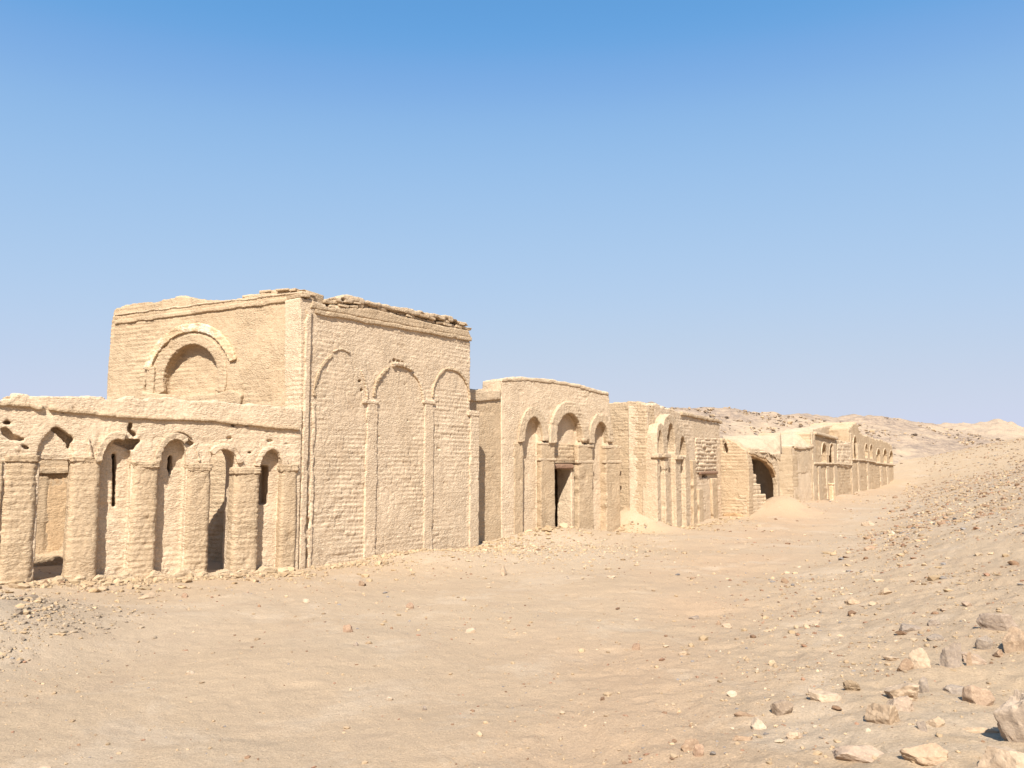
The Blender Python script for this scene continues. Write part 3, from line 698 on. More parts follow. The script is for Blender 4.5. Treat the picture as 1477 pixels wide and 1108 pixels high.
room = [B2.plan(sl + .8, -.6), B2.plan(B2.L - 1.2, -.6), B2.plan(B2.L - 1.3, -4.0), B2.plan(sl + .8, -4.0)]
add_part('rear_block', [plan_prism(bk, -.6, zr)], M['mud'], tomb2, .06, brick_disp(B2, seed=141, rough=.03), [plan_prism(room, -.5, zr - .5)])

# ---------------------------------------------------------------- third tomb, side wall and triple niche
C3c = at_depth(935, 762, 25.7)[:2]; E3 = at_depth(1042, 745, 32.4)[:2]
B3 = Frame(C3c, E3)
S3 = Frame(np.asarray(C3c) + azdir(-50) * 3.2, C3c)
tomb3 = thing('tomb_with_niches', 'mud brick tomb with a rough brick side wall above sand drift and three slender niches', 'tomb', (*C3c, -.1))
out = [(0, -.7), (S3.L - .02, -.7)] + [(S3.L - .02, S3.sz(932, 584)[1])] + ragged([S3.sz(882, 581), S3.sz(914, 578.5), S3.sz(932, 584)], rng, q=0, amp=.015)[::-1] + [(0, S3.sz(882, 581)[1])]
add_part('side_wall', [prism(S3, out, -.6, 0)], M['mud'], tomb3, .03, brick_disp(S3, seed=151, amp=.022, rough=.02, micro=.009, h=.10, L=.28, wear=.2))
top3 = [(934, 585), (945, 582), (960, 588), (985, 597), (1010, 604), (1041, 612)]
out = wall_poly(B3, top3, -.6, rng, s0=.05, s1=B3.L, q=0, amp=.03)
cut = [px_box(B3, 1012.5, 1020.5, 684.5, 689, -.4, .3), px_box(B3, 1030, 1032, 655, 662, -.2, .3)]
add_part('front_wall', [prism(B3, out, -.7, 0)], M['mud_pink_lit'], tomb3, .035, brick_disp(B3, seed=152, amp=.018, rough=.024, micro=.01, h=.12, wear=.3), cut)
AD = .34
def b3(px, py): return B3.sz(px, py, AD)
o3 = [(b3(947.5, 700)[0], -.6), (b3(994, 700)[0], -.6), b3(994, 662), b3(992, 640), b3(987.5, 627), b3(982, 624), b3(979, 612), b3(972, 600), b3(966, 597), b3(960, 602), b3(957, 613), b3(954, 609), b3(950, 612), b3(947.5, 625), b3(947.5, 648)]
def ar3(x0, x1, ys, ya, yb): 
    s0, z0 = b3(x0, ys); s1, z1 = b3(x1, ys); xm = (x0 + x1) / 2
    return prism(B3, arch_poly(s0, s1, b3(xm, yb)[1], (z0 + z1) / 2, b3(xm, ya)[1]), AD - .30, AD + .3)
cut = [ar3(950, 957, 650, 621, 656), ar3(963.5, 974.5, 650, 611, 653), ar3(981, 990, 655, 630, 658.5)]
cut += [prism(B3, [(b3(x0, 700)[0], -.7), (b3(x1, 700)[0], -.7), (b3(x1, 700)[0], b3(x1, y)[1]), (b3(x0, 700)[0], b3(x0, y)[1])], AD - .16, AD + .3) for x0, x1, y in ((953, 960, 655), (965, 975, 652), (983, 989, 660))]
add_part('niche_front', [prism(B3, o3, -.2, AD)], M['plaster'], tomb3, .03, brick_disp(B3, seed=153, amp=.014, rough=.035, micro=.012, h=.11, wear=.6), cut)
for x0, x1, y in ((946.5, 953, 655), (957, 966, 655), (974, 984, 658)):
    s0, s1 = b3(x0, y)[0], b3(x1, y)[0]; z = b3((x0 + x1) / 2, y)[1]
    add_part('capital', [prism(B3, [(s0, z - .14), (s1, z - .14), (s1, z + .02), (s0, z + .02)], AD - .2, AD + .06)], M['plaster'], tomb3, .03, brick_disp(B3, seed=int(x0), amp=.01, rough=.03))
add_part('brick_panel', [px_poly(B3, [(1003, 682), (1032, 679), (1033, 632), (1003, 632)], -.1, .035)], M['mud_pink_lit'], tomb3, .032, brick_disp(B3, seed=155, amp=.05, rough=.03, h=.15, L=.4, wear=-.6))
add_part('lintel', [px_box(B3, 1007, 1033, 680, 684, -.1, .09)], M['wood'], tomb3, .03, brick_disp(B3, seed=156, amp=0, rough=.012))
for x0, x1, y in ((996, 1002, 664), (1004, 1011, 705), (1024, 1032, 690)):
    add_part('pier', [prism(B3, rag_rect(sat(B3, x0), sat(B3, x1), -.6, zat(B3, (x0 + x1) / 2, y), x0, .04, .2), -.1, .10)], M['mud'], tomb3, .035, brick_disp(B3, seed=int(x0), amp=.012, rough=.03))
add_part('cornice', [strip(B3, [(982, 599), (1040, 611)], .14, 0, -.1, .07, rng)], M['mud'], tomb3, .035, brick_disp(B3, seed=157, amp=.01, rough=.03))
bk = [B3.plan(.3, -.5), B3.plan(B3.L - .2, -.5), B3.plan(B3.L - .2, -3.2), S3.plan(.3, -.4), S3.plan(S3.L - .4, -.4)]
add_part('rear_block', [plan_prism(bk, -.6, 3.3)], M['mud'], tomb3, .08, brick_disp(B3, seed=158, rough=.05))

# ---------------------------------------------------------------- ruined vaulted tomb with the dark opening
C4 = at_depth(1080, 748, 31.8)[:2]; E4 = at_depth(1124, 716, 33.9)[:2]
V4 = Frame(C4, E4); S4 = Frame(plan_hit(C4, -52, 1034, 690), C4)
vault = thing('ruined_vault_tomb', 'ruined tomb with smooth plastered vault and a ragged dark opening', 'tomb', (*C4, -.1))
out = [(0, -.6), (S4.L, -.6), S4.sz(1080, 672), S4.sz(1076, 650), S4.sz(1068, 645), S4.sz(1062, 639), S4.sz(1050, 634), (0, S4.sz(1041, 631)[1])]
add_part('side_wall', [prism(S4, out, -.5, 0)], M['mud'], vault, .03, brick_disp(S4, seed=161, amp=.022, rough=.024, h=.13, L=.35, wear=.3), [px_poly(S4, [(1041, 632), (1045, 634), (1050, 648), (1049, 654), (1043, 652)], -.3, .3)])
add_part('worn_base', [px_poly(S4, [(1043, 741), (1060, 739), (1074, 744), (1074, 752), (1043, 750)], -.1, .05)], M['brown'], vault, .035, brick_disp(S4, seed=162, amp=.02, rough=.05))
out = [(0, -.6), (V4.L, -.6), V4.sz(1124, 672), V4.sz(1117, 656), V4.sz(1100, 648), V4.sz(1081, 646)]
hole = px_poly(V4, [(1079.5, 780), (1121.5, 780), (1121.5, 712), (1121.2, 700), (1119.6, 690), (1120, 684), (1116.5, 677), (1115, 671), (1109, 666), (1105, 661), (1096, 659.5), (1090, 655.5), (1079.5, 654)], -.9, .6)
add_part('front_wall', [prism(V4, out, -.2, 0)], M['plaster'], vault, .026, brick_disp(V4, seed=163, amp=.02, rough=.04, h=.13), [hole])
add_part('vault_edge', [px_poly(V4, [(1080, 653), (1090, 654), (1103, 658), (1115, 667), (1119.5, 680), (1120, 690), (1116, 678.5), (1107, 667.5), (1095, 661.5), (1080, 657)], -.24, -.03)], M['brown'], vault, .03, brick_disp(V4, seed=164, amp=.02, rough=.03))
bk = [V4.plan(.14, -.16), V4.plan(V4.L - .02, -.16), C4 + azdir(12) * 6.5 + np.array([1.2, 0]), S4.plan(.1, -.45) + azdir(15) * 5.5, S4.plan(.1, -.45)]
room = [V4.plan(.16, -.1), V4.plan(V4.L - .06, -.1), C4 + azdir(12) * 5.8 + np.array([.7, 0]), C4 + azdir(0) * 5.0, S4.plan(1.2, -.7)]
zr = zat(V4, 1100, 652)
add_part('rear_block', [plan_prism(bk, -.6, zr)], M['mud'], vault, .05, brick_disp(V4, seed=165, rough=.03), [plan_prism(room, -.5, zr - .3)])
def shell(name, par, rows, z0, mat, seed):
    """plastered vault haunch: px, front row y, front depth, ridge y, ridge depth"""
    pts = []
    for px, yf, Yf, yb, Yb in rows:
        a = at_depth(px, yf, Yf); c = at_depth(px, yb, Yb); m = (a + c) / 2 + np.array([0, 0, .12]); e = c + (c - a) * np.array([.5, .5, 0]) - np.array([0, 0, .4])
        pts.append([np.array([a[0], a[1], z0]), a, m, c, e, np.array([e[0], e[1], z0])])
    n = len(pts); V = [p for r in pts for p in r]; Fc = [[0, 1, 2, 3, 4, 5], [6 * (n - 1) + k for k in (5, 4, 3, 2, 1, 0)]]
    for i in range(n - 1):
        for k in range(6):
            k2 = (k + 1) % 6; Fc.append([6 * i + k, 6 * (i + 1) + k, 6 * (i + 1) + k2, 6 * i + k2])
    f = Frame(pts[0][1][:2], pts[-1][1][:2])
    return add_part(name, [(V, Fc)], mat, par, .05, brick_disp(f, seed=seed, amp=.004, rough=.03, micro=.012))
shell('plastered_vault', vault, [(1042, 633, 33.9, 632, 35.5), (1056, 637, 33.2, 629.5, 35.5), (1068, 645, 32.6, 628, 35.5), (1080, 651, 32.0, 627.5, 35.2), (1100, 652, 32.7, 628, 35.6), (1110, 656, 33.1, 627, 36), (1126, 668, 34.0, 623, 36.6)], zr - .05, M['plaster'], 166)
stack = []
for a in ((1079, 1107, 714, 760, -.5, -.05), (1079, 1101, 699, 715, -.5, -.1), (1079, 1096, 684, 700, -.5, -.15), (1079, 1091, 672, 685, -.5, -.2)):
    stack.append(px_box(V4, a[0], a[1], a[2], a[3], a[4], a[5]))
add_part('blocking_wall', stack, M['plaster'], vault, .026, brick_disp(V4, seed=167, amp=.03, rough=.06, h=.16, L=.4, wear=-.4))

# ---------------------------------------------------------------- plain tomb beyond the vault
C5 = at_depth(1145, 724, 42.3)[:2]; E5 = at_depth(1173, 721, 44.8)[:2]
F5 = Frame(C5, E5); S5 = Frame(plan_hit(C5, -50, 1112, 690), C5)
plain = thing('plain_tomb', 'plain flat fronted mud brick tomb between the dark vault and the distant arcades', 'tomb', (*C5, 0))
add_part('side_wall', [prism(S5, [(0, -.6), (S5.L, -.6), (S5.L, S5.sz(1144, 643)[1])] + ragged([S5.sz(1115, 647), S5.sz(1126, 645), S5.sz(1144, 643)], rng, q=0, amp=.04)[::-1] + [(0, S5.sz(1115, 647)[1])], -.8, 0)], M['mud'], plain, .05, brick_disp(S5, seed=171, amp=.03, rough=.03, h=.18, L=.4, wear=.1))
add_part('front_wall', [prism(F5, wall_poly(F5, [(1145, 643), (1158, 645), (1166, 642), (1173, 644)], -.6, rng, s0=.05, s1=F5.L, q=0, amp=.05), -.9, 0)], M['mud_pink_lit'], plain, .05, brick_disp(F5, seed=172, amp=.012, rough=.03, h=.16))
add_part('coping', [strip(F5, [(1145, 647), (1158, 649), (1172, 646)], .18, 0, -.4, .09, rng)], M['plaster'], plain, .05, brick_disp(F5, seed=173, rough=.05))
add_part('rear_block', [plan_prism([S5.plan(.3, -.5), F5.plan(.2, -.6), F5.plan(F5.L, -.6), F5.plan(F5.L, -3.5), S5.plan(.3, -2)], -.6, 2.6)], M['mud'], plain, .1, brick_disp(F5, seed=174, rough=.05))

shell('plastered_roof', plain, [(1112, 649, 45, 628, 46.5), (1117, 647, 43.8, 625, 46.5), (1130, 646, 43.2, 621, 46.5), (1145, 644, 42.6, 618, 46.5), (1158, 646, 43.6, 616.5, 47), (1166, 644, 44.4, 616.5, 47.5), (1173, 644, 45, 620, 47.8)], 1.5, M['plaster'], 175)
# ---------------------------------------------------------------- distant arcaded tombs
def far_tomb(name, label, a, b, top, niches, seed, ledge=None, piers=(), back=None, extra=None):
    f = Frame(at_depth(*a)[:2], at_depth(*b)[:2])
    t = thing(name, label, 'tomb', (*f.plan(f.L / 2, 0), 0))
    rg = random.Random(seed)
    cuts = [px_arch(f, x0, x1, ys, ya, yb, -.7, .5, k=10) for x0, x1, ys, ya, yb in niches]
    add_part('front_wall', [prism(f, wall_poly(f, top, -.6, rg, s0=0., s1=f.L, q=0, amp=.09, step=.3), -3.0, 0)], M['mud'], t, .065, brick_disp(f, seed=seed, amp=.03, rough=.04, h=.2, L=.5, micro=.015), cuts)
    for k, (x0, x1, ys, ya, yb) in enumerate(niches):
        add_part('arch_hood', [px_band(f, x0, x1, ys, ya, .12, -.15, .05, 0, 3.14, k=12)], M['plaster'], t, .055, brick_disp(f, seed=seed + k, amp=.01, rough=.03))
    for k, (x0, x1, y, y1) in enumerate(piers):
        add_part('pier', [prism(f, rag_rect(sat(f, x0), sat(f, x1), -.6, zat(f, (x0 + x1) / 2, y), seed + k, .05, .3), -.15, .05)], M['plaster'], t, .06, brick_disp(f, seed=seed + 20 + k, amp=.02, rough=.04))
    if ledge: add_part('string_course', [strip(f, ledge, .07, .07, -.1, .10, rg)], M['plaster'], t, .055, brick_disp(f, seed=seed + 40, amp=.01, rough=.04))
    if extra: extra(f, t)
    return t, f
def ex6(f, t):
    s = Frame(f.plan(-1.0, -1.3), f.plan(f.L + .6, -1.3))
    o = [s.sz(*p) for p in ((1164, 621), (1188, 615), (1205, 612), (1233, 613.5))]
    add_part('plastered_parapet', [prism(s, [(o[0][0], .5), (o[-1][0], .5)] + o[::-1], -1.2, 0)], M['plaster'], t, .07, brick_disp(s, seed=181, amp=.02, rough=.07), [px_box(s, 1197, 1201, 619, 624, -.4, .3), px_box(s, 1226, 1229, 620, 624, -.3, .3)])
    add_part('brick_patch', [px_poly(f, [(1206, 672), (1226, 676), (1226, 637), (1208, 641)], -.1, .05)], M['mud_pink_lit'], t, .055, brick_disp(f, seed=182, amp=.05, rough=.05, h=.24, L=.7, wear=-.6))
    add_part('cornice', [strip(f, [(1174, 627), (1206, 635)], .2, 0, -.1, .16)], M['plaster'], t, .055, brick_disp(f, seed=183, rough=.03))
far_tomb('distant_tomb', 'distant tomb with plastered parapet, two arched niches and a rough brick patch', (1172, 722, 44.6), (1228, 711, 54), [(1172, 624), (1181, 627), (1206, 636), (1228, 638)],
         [(1185, 1192.5, 658, 640, 668), (1196, 1203.5, 658, 641, 669)], 201, [(1173, 668.5), (1206, 669), (1228, 671)], [(1172.5, 1178, 625, 730), (1180, 1184, 672, 730), (1192, 1196, 672, 730), (1203, 1208, 640, 730)], extra=ex6)
far_tomb('distant_tomb', 'distant tomb with one tall pointed niche and two small niches beside it', (1228, 711, 54), (1262, 705, 61), [(1228, 622), (1232, 610), (1236, 610), (1240, 624), (1250, 629), (1262, 632)],
         [(1230.5, 1237, 655, 630, 663), (1247.5, 1251.5, 652, 641, 660), (1254.5, 1258.5, 653, 642, 661)], 231, [(1229, 663), (1245, 664), (1262, 667)], [(1228.5, 1231, 625, 730), (1238, 1241, 640, 730), (1251, 1254, 665, 730)])
far_tomb('distant_tomb', 'farthest small tomb with an even row of three dark niches', (1262, 705, 61), (1290, 700, 68.5), [(1262, 633), (1275, 636), (1284, 640), (1290, 646)],
         [(1264.5, 1269.5, 657, 648.5, 667), (1274, 1279, 658, 648.5, 667.5), (1283, 1287.5, 659, 651, 668)], 261, [(1262, 668), (1290, 671)], [(1270, 1273.5, 672, 730), (1279.5, 1282.5, 672, 730)])
q = at_depth(1199, 724, 45.6)
post = thing('whitewashed_post', 'short whitewashed post standing before the distant two niche tomb', 'post', (q[0], q[1], 0))
fq = Frame(q[:2], q[:2] + azdir(45) * .3)
add_part('shaft', [col_prism(fq, 0, .26, -.13, .13, -.4, zat(fq, 1199, 699), .02)], M['white'], post, .04, brick_disp(fq, seed=271, amp=.004, rough=.02))
add_part('cap', [col_prism(fq, -.03, .29, -.16, .16, zat(fq, 1199, 700), zat(fq, 1199, 697), 0)], M['white'], post, .04, brick_disp(fq, seed=272, amp=.004, rough=.02))

# ================================================================ STONES
def ico(sub):
    bm = bmesh.new(); bmesh.ops.create_icosphere(bm, subdivisions=sub, radius=1)
    V = np.array([v.co[:] for v in bm.verts]); Fc = np.array([[v.index for v in f.verts] for f in bm.faces]); bm.free(); return V, Fc
ICO = {k: ico(k) for k in (1, 2, 3, 4, 5)}
def rock_shape(seed, size, sub=4, cuts=15, sharp=.60, rough=.05):
    rg = np.random.RandomState(seed); V, Fc = ICO[sub]; V = V.copy()
    for k in range(cuts):
        n = rg.normal(size=3); n /= np.linalg.norm(n); o = rg.uniform(sharp - .14, sharp + .12)
        d = V @ n - o; V = V - np.outer(np.clip(d, 0, None) * .96, n)
    V = V / np.abs(V).max(0)
    rad = V / (np.linalg.norm(V, axis=1)[:, None] + 1e-6)
    V = V + rad * (rough * .8 * fbm(V * 3.1 + seed * 3.1, 4, seed))[:, None]
    # bedding planes
    V = V + rad * (rough * .35 * vnoise(V * 11 + seed, seed + 8))[:, None]
    V = V + rad * (rough * .6 * vnoise(np.stack([V[:, 0] * .6, V[:, 1] * .6, V[:, 2] * 6], -1) + seed, seed + 3))[:, None]
    return V * np.array(size) * .5, Fc
def stone(name, label, px, py, wpx, hpx, colour, seed, group=None, deep=1., sink=.45, rot=None, sub=5, cuts=15, sharp=.60, tilt=0., rough=.075, cat='stone'):
    p = on_ground(px, py + hpx * .35); dist = np.linalg.norm(p - EYEP); k = dist / F
    wpx *= .9; hpx *= .9; W = wpx * k; H = max(hpx * k * 1.02, .01) / (1 - sink) ; Dp = W * .75 * deep
    V, Fc = rock_shape(seed, (W, Dp, H), sub, cuts, sharp, rough)
    a = math.atan2(-p[0], p[1]) + (R(rot) if rot is not None else random.Random(seed).uniform(-.3, .3))
    ct, st = math.cos(tilt), math.sin(tilt)
    X = V[:, 0] * ct - V[:, 2] * st; Z = V[:, 0] * st + V[:, 2] * ct; V = np.stack([X, V[:, 1], Z], -1)
    c, s = math.cos(a), math.sin(a); V = np.stack([V[:, 0] * c - V[:, 1] * s, V[:, 0] * s + V[:, 1] * c, V[:, 2]], -1)
    V[:, 2] += H * (.5 - sink)
    me = fast_mesh(V, Fc, name); me.set_sharp_from_angle(angle=R(24)); o = link_mesh(name, me, M['stone']); o.location = tuple(p); o.color = (*[g_ * ((c * .72 + sum(colour) / 3 * .28) * .60 * .72 + t * .28) for c, t, g_ in zip(colour, (.40, .295, .19), (1.03, .965, .90))], 1)
    o['label'] = label; o['category'] = cat
    if group: o['group'] = group
    return o
GREY = (.33, .30, .29); BLUE = (.30, .285, .28); TAN = (.58, .43, .28); CREAM = (.66, .51, .36); ORANGE = (.55, .405, .265); BROWN = (.32, .20, .13); RED = (.42, .25, .17); PINK = (.55, .42, .33); WHITE = (.72, .60, .46); PURP = (.42, .33, .30)
G = 'stones on the sandy slope'
big = [
 ('boulder', 'large pale grey boulder cut off by the right edge of the photo', 1488, 1046, 74, 88, (.52, .44, .37), dict(deep=.8, sub=5, cuts=12, rough=.09)),
 ('stone', 'smooth cream slab below the large boulder in the bottom right corner', 1456, 1108, 66, 34, CREAM, dict(sub=5)),
 ('stone', 'broad orange tan slab beside the bottom edge at lower right', 1342, 1100, 70, 20, (.60, .42, .27), dict(sub=5)),
 ('stone', 'flat pinkish slab sunk in sand at the bottom edge', 1243, 1094, 70, 13, PINK, dict(sink=.62)),
 ('stone', 'layered orange block leaning under a flat mauve stone', 1277, 1046, 48, 24, ORANGE, dict(rough=.09)),
 ('stone', 'flat mauve stone lying against the layered orange block', 1303, 1031, 40, 18, (.50, .39, .31), dict(sink=.35)),
 ('stone', 'pale cracked slab half buried behind the flat mauve stone', 1306, 1006, 54, 26, (.62, .48, .34), dict(sink=.4, rough=.1)),
 ('stone', 'small upright blue grey stone beside the pale cracked slab', 1334, 994, 17, 21, BLUE, {}),
 ('stone', 'low blue grey flat stone right of the small upright one', 1374, 993, 34, 10, BLUE, {}),
 ('stone', 'rounded orange and mauve block alone on smooth sand', 1414, 1005, 38, 22, (.47, .33, .24), {}),
 ('stone', 'long thin tan stone like a stick on smooth sand', 1412, 1060, 45, 6, TAN, dict(deep=.3)),
 ('stone', 'pointed grey stone standing upright on the slope', 1373, 951, 28, 32, (.36, .33, .32), dict(sharp=.55, deep=.8)),
 ('stone', 'cream block with one dark brown face on the slope', 1330, 955, 34, 24, (.64, .49, .34), {}),
 ('stone', 'dark brown broken stone at the left foot of the cream block', 1306, 960, 22, 15, BROWN, {}),
 ('stone', 'blue grey angular stone left of the orange brown block', 1422, 923, 24, 16, BLUE, {}),
 ('stone', 'long grey slab pointing at the right edge of the photo', 1448, 899, 58, 20, (.36, .31, .29), dict(deep=.6)),
 ('stone', 'orange brown block with grey top at the right edge', 1466, 922, 38, 28, (.46, .32, .21), dict(sub=5)),
 ('stone', 'flat slate grey stone lying alone above the stony patch', 1312, 903, 29, 9, GREY, {}),
 ('stone', 'dark grey angular block right of the cream flat slab line', 1128, 1029, 31, 18, (.31, .25, .21), {}),
 ('stone', 'wide cream slab level with the sand, right of the dark grey block', 1186, 1014, 52, 12, (.67, .52, .37), dict(sink=.62)),
 ('stone', 'knobbly dark olive brown lump at the end of the wide cream slab', 1230, 997, 22, 12, (.28, .21, .13), dict(rough=.16)),
 ('stone', 'white angular stone below the dark grey block', 1094, 1048, 24, 14, WHITE, {}),
 ('stone', 'small white rounded stone above the thin brown sliver', 1056, 1003, 17, 8, WHITE, {}),
 ('stone', 'dark brown lump near the bottom edge with a red stone beside it', 995, 1079, 27, 15, BROWN, {}),
 ('stone', 'small reddish stone touching the dark brown lump', 1009, 1089, 17, 13, RED, {}),
 ('stone', 'pale tan stone with dark underside near the bottom edge', 1148, 1066, 27, 11, (.64, .48, .33), {}),
 ('stone', 'thin brown sliver lying left of the white angular stone', 1073, 1036, 32, 6, BROWN, dict(deep=.3)),
 ('stone', 'thin bent brown stone near the bottom edge', 1069, 1071, 34, 7, (.40, .27, .18), dict(deep=.3)),
 ('stone', 'flat orange brown stone alone on the open slope', 987, 943, 19, 7, ORANGE, {}),
 ('stone', 'tan and cream split stone high on the slope', 1277, 851, 22, 7, TAN, {}),
 ('stone', 'tan stone with dark broken end on the middle slope', 1229, 861, 26, 8, TAN, {}),
 ('stone', 'small brown block on the upper slope edge', 1132, 841, 11, 7, BROWN, {}),
 ('stone', 'small grey tapered stone beside a tan one on smooth sand', 1332, 1062, 16, 12, GREY, {}),
 ('stone', 'oblong tan stone touching a small grey tapered one', 1351, 1056, 24, 10, TAN, {}),
 ('stone', 'small brown flake standing on edge near the pointed grey stone', 1397, 948, 8, 17, (.44, .30, .20), dict(deep=.5)),
 ('stone', 'pinkish flat stone behind the blue grey angular stone', 1405, 940, 36, 12, PINK, dict(sink=.4)),
 ('stone', 'small dark red brown stone left of the orange brown block', 1440, 934, 16, 9, BROWN, {}),
 ('stone', 'cream flake left of the cream block on the slope', 1286, 944, 22, 7, CREAM, {}),
 ('stone', 'grey green flat stone below the slate grey stone', 1350, 897, 20, 8, GREY, {}),
 ('stone', 'slate grey flat stone left of the long grey slab', 1346, 915, 26, 7, BLUE, {}),
]
for k, (nm, lb, x, y, w_, h_, c, kw) in enumerate(big): stone(nm, lb, x, y, w_, h_, c, 300 + k, G, **kw)
G2 = 'stones on the open sand'
flat = [
 ('reddish pyramid shaped stone in the middle of the open sand', 503, 912, 17, 13, RED), ('small reddish brown block in front of the tallest tomb', 592, 873, 13, 8, RED),
 ('small dark stone just below the tallest tomb corner', 523, 839, 12, 8, BROWN), ('pale oblong brick with dark side on the open sand', 679, 908, 18, 6, CREAM),
 ('tiny dark pebble below the reddish pyramid stone', 514, 934, 9, 6, GREY), ('reddish brown wedge stone alone right of the middle', 917, 932, 15, 9, RED),
 ('white rounded stone on the sand before the arcade', 442, 868, 12, 7, WHITE), ('small reddish stone before the arcade piers', 267, 862, 10, 7, RED),
 ('flat tan slab at the foot of the arcade', 213, 861, 26, 7, TAN), ('pale upright block in the debris before the tallest tomb', 727, 822, 12, 14, CREAM),
 ('small pale stone with dark underside before the tomb with the door', 881, 832, 15, 5, CREAM), ('small grey pebble in the lower middle of the sand', 612, 1019, 8, 6, GREY),
 ('small white chip left of the grey pebble', 562, 1006, 11, 5, WHITE), ('small white chip beside a brown one on the left sand', 275, 969, 13, 5, WHITE),
 ('flat greyish stone on the left edge of the slope', 1003, 884, 20, 5, GREY), ('dark pointed stone with pale one beside it on the slope edge', 1037, 894, 10, 7, BROWN),
 ('pale flat stone beside the dark pointed one', 1048, 898, 16, 6, CREAM), ('brown flat stone low in front of the street', 999, 833, 12, 4, BROWN),
 ('small tan stone in the middle of the street', 1094, 758, 10, 4, TAN), ('whitish flat rock at the left edge of the stony bank', 1253, 756, 20, 7, CREAM),
 ('small dark stone left of the stony bank', 1291, 717, 9, 4, BROWN), ('pale half buried slab close to the bottom left corner', 60, 1104, 22, 5, CREAM),
]
for k, (lb, x, y, w_, h_, c) in enumerate(flat): stone('stone', lb, x, y, w_, h_, c, 400 + k, G2, sub=4)
# individual scatter: copies of a few worn shapes
protos = []
for k in range(9):
    V, Fc = rock_shape(500 + k, (1, .8, .5 if k % 3 else .75), 3); V[:, 2] += .12; me = fast_mesh(V, Fc, 'stone'); me.set_sharp_from_angle(angle=R(24)); me.materials.append(M['stone']); protos.append(me)
rs = random.Random(77)
def scatter(n, region, smin, smax, cols, label, group, cat='stone', name='stone', tries=40000):
    k = 0
    for t in range(tries):
        if k >= n: break
        p = region(rs)
        if p is None: continue
        x, y = p; z = float(ground_z(x, y)); s = smin * (smax / smin) ** (rs.random() ** 1.7)
        o = bpy.data.objects.new(name, rs.choice(protos)); COL.objects.link(o); o.location = (x, y, z)
        o.rotation_euler = (rs.uniform(-.25, .25), rs.uniform(-.25, .25), rs.uniform(0, 6.28)); o.scale = (s * rs.uniform(.7, 1.3), s, s * rs.uniform(.6, 1.1))
        c = rs.choice(cols); j = rs.uniform(.58, .76); o.color = (c[0] * j, c[1] * j * .955, c[2] * j * .87, 1)
        o['label'] = label; o['category'] = cat; o['group'] = group; k += 1
def toe_d(x, y): return (x - np.interp(y, TOE_Y, TOE_X)) * .86
def bank(y0, y1, d0, d1):
    def f(rg):
        y = y0 * (y1 / y0) ** rg.random(); a = math.radians(rg.uniform(0, 34)); x = y * math.tan(a); d = toe_d(x, y)
        return (x, y) if d0 < d < d1 else None
    return f
scatter(85, bank(17, 46, -.3, 9), .10, .26, [RED, BROWN, (.46, .31, .21), TAN], 'small reddish brown stone on the far upper part of the sandy bank', 'reddish stones on the far bank')
scatter(60, bank(8.5, 17, .1, 7), .06, .16, [TAN, CREAM, BROWN, PINK, RED, GREY], 'small mixed tan or grey stone on the middle of the right slope', 'small stones on the middle slope')
scatter(45, bank(4.2, 8.5, .1, 5), .035, .09, [TAN, CREAM, BROWN, PINK, GREY, WHITE], 'small stone scattered among larger stones on the near right slope', 'small stones on the near slope')
def foot(fr, s0, s1, d0, d1):
    def f(rg): return tuple(fr.plan(rg.uniform(s0, s1), d0 + (d1 - d0) * rg.random() ** 1.6))
    return f
scatter(34, foot(P, 0, P.L, .2, 1.3), .06, .30, [TAN, CREAM, (.60, .45, .29)], 'fallen mud brick lump at the foot of the arcade', 'rubble at the foot of the arcade', 'rubble', 'rubble_lump')
scatter(24, foot(T, .2, T.L, .1, .9), .05, .18, [TAN, CREAM], 'fallen brick lump along the street face of the tallest tomb', 'rubble along the tallest tomb', 'rubble', 'rubble_lump')
scatter(34, foot(B2, .3, B2.L + .2, .1, 1.3), .07, .32, [TAN, CREAM, (.60, .45, .29)], 'fallen brick lump at the foot of the tomb with the door', 'rubble at the tomb with the door', 'rubble', 'rubble_lump')
scatter(16, foot(B3, 0, B3.L, .4, 1.5), .07, .25, [TAN, CREAM], 'fallen brick lump at the foot of the triple niche tomb', 'rubble at the triple niche tomb', 'rubble', 'rubble_lump')

# uncountable gravel: merged small stones
def gravel(name, pts, sizes, cols, seed, squash=.55):
    rg = np.random.RandomState(seed); V0, F0 = ICO[1]; n = len(pts); nv = len(V0)
    base = []
    for k in range(12):
        V = V0 * rg.uniform(.6, 1.2, size=(nv, 1)); base.append(V / np.abs(V).max())
    base = np.array(base)[rg.randint(0, 12, n)]
    a = rg.uniform(0, 6.28, n); c, s = np.cos(a)[:, None], np.sin(a)[:, None]
    sc_ = sizes[:, None, None] * np.stack([rg.uniform(.7, 1.4, n), rg.uniform(.6, 1.0, n), rg.uniform(.3, .8, n) * squash / .55], -1)[:, None, :] * .5
    V = base * sc_
    V = np.stack([V[..., 0] * c - V[..., 1] * s, V[..., 0] * s + V[..., 1] * c, V[..., 2]], -1)
    V = V + pts[:, None, :]; V[..., 2] += (sizes * .06)[:, None]
    Q = (F0[None] + (np.arange(n) * nv)[:, None, None]).reshape(-1, 3)
    me = fast_mesh(V.reshape(-1, 3), Q, name, False)
    at = me.color_attributes.new('stone_colour', 'FLOAT_COLOR', 'POINT')
    C = np.ones((n, nv, 4), np.float32); C[..., :3] = cols[:, None, :]; at.data.foreach_set('color', C.ravel())
    o = link_mesh(name, me, M['gravel']); o['kind'] = 'stuff'; return o
rg = np.random.RandomState(9)
def pick(pal, n, wt):
    c = np.array(pal)[rg.choice(len(pal), n, p=np.array(wt) / sum(wt))]; return np.clip(c * rg.uniform(.50, .74, (n, 1)) * np.array([1, .955, .87]), 0, .85)
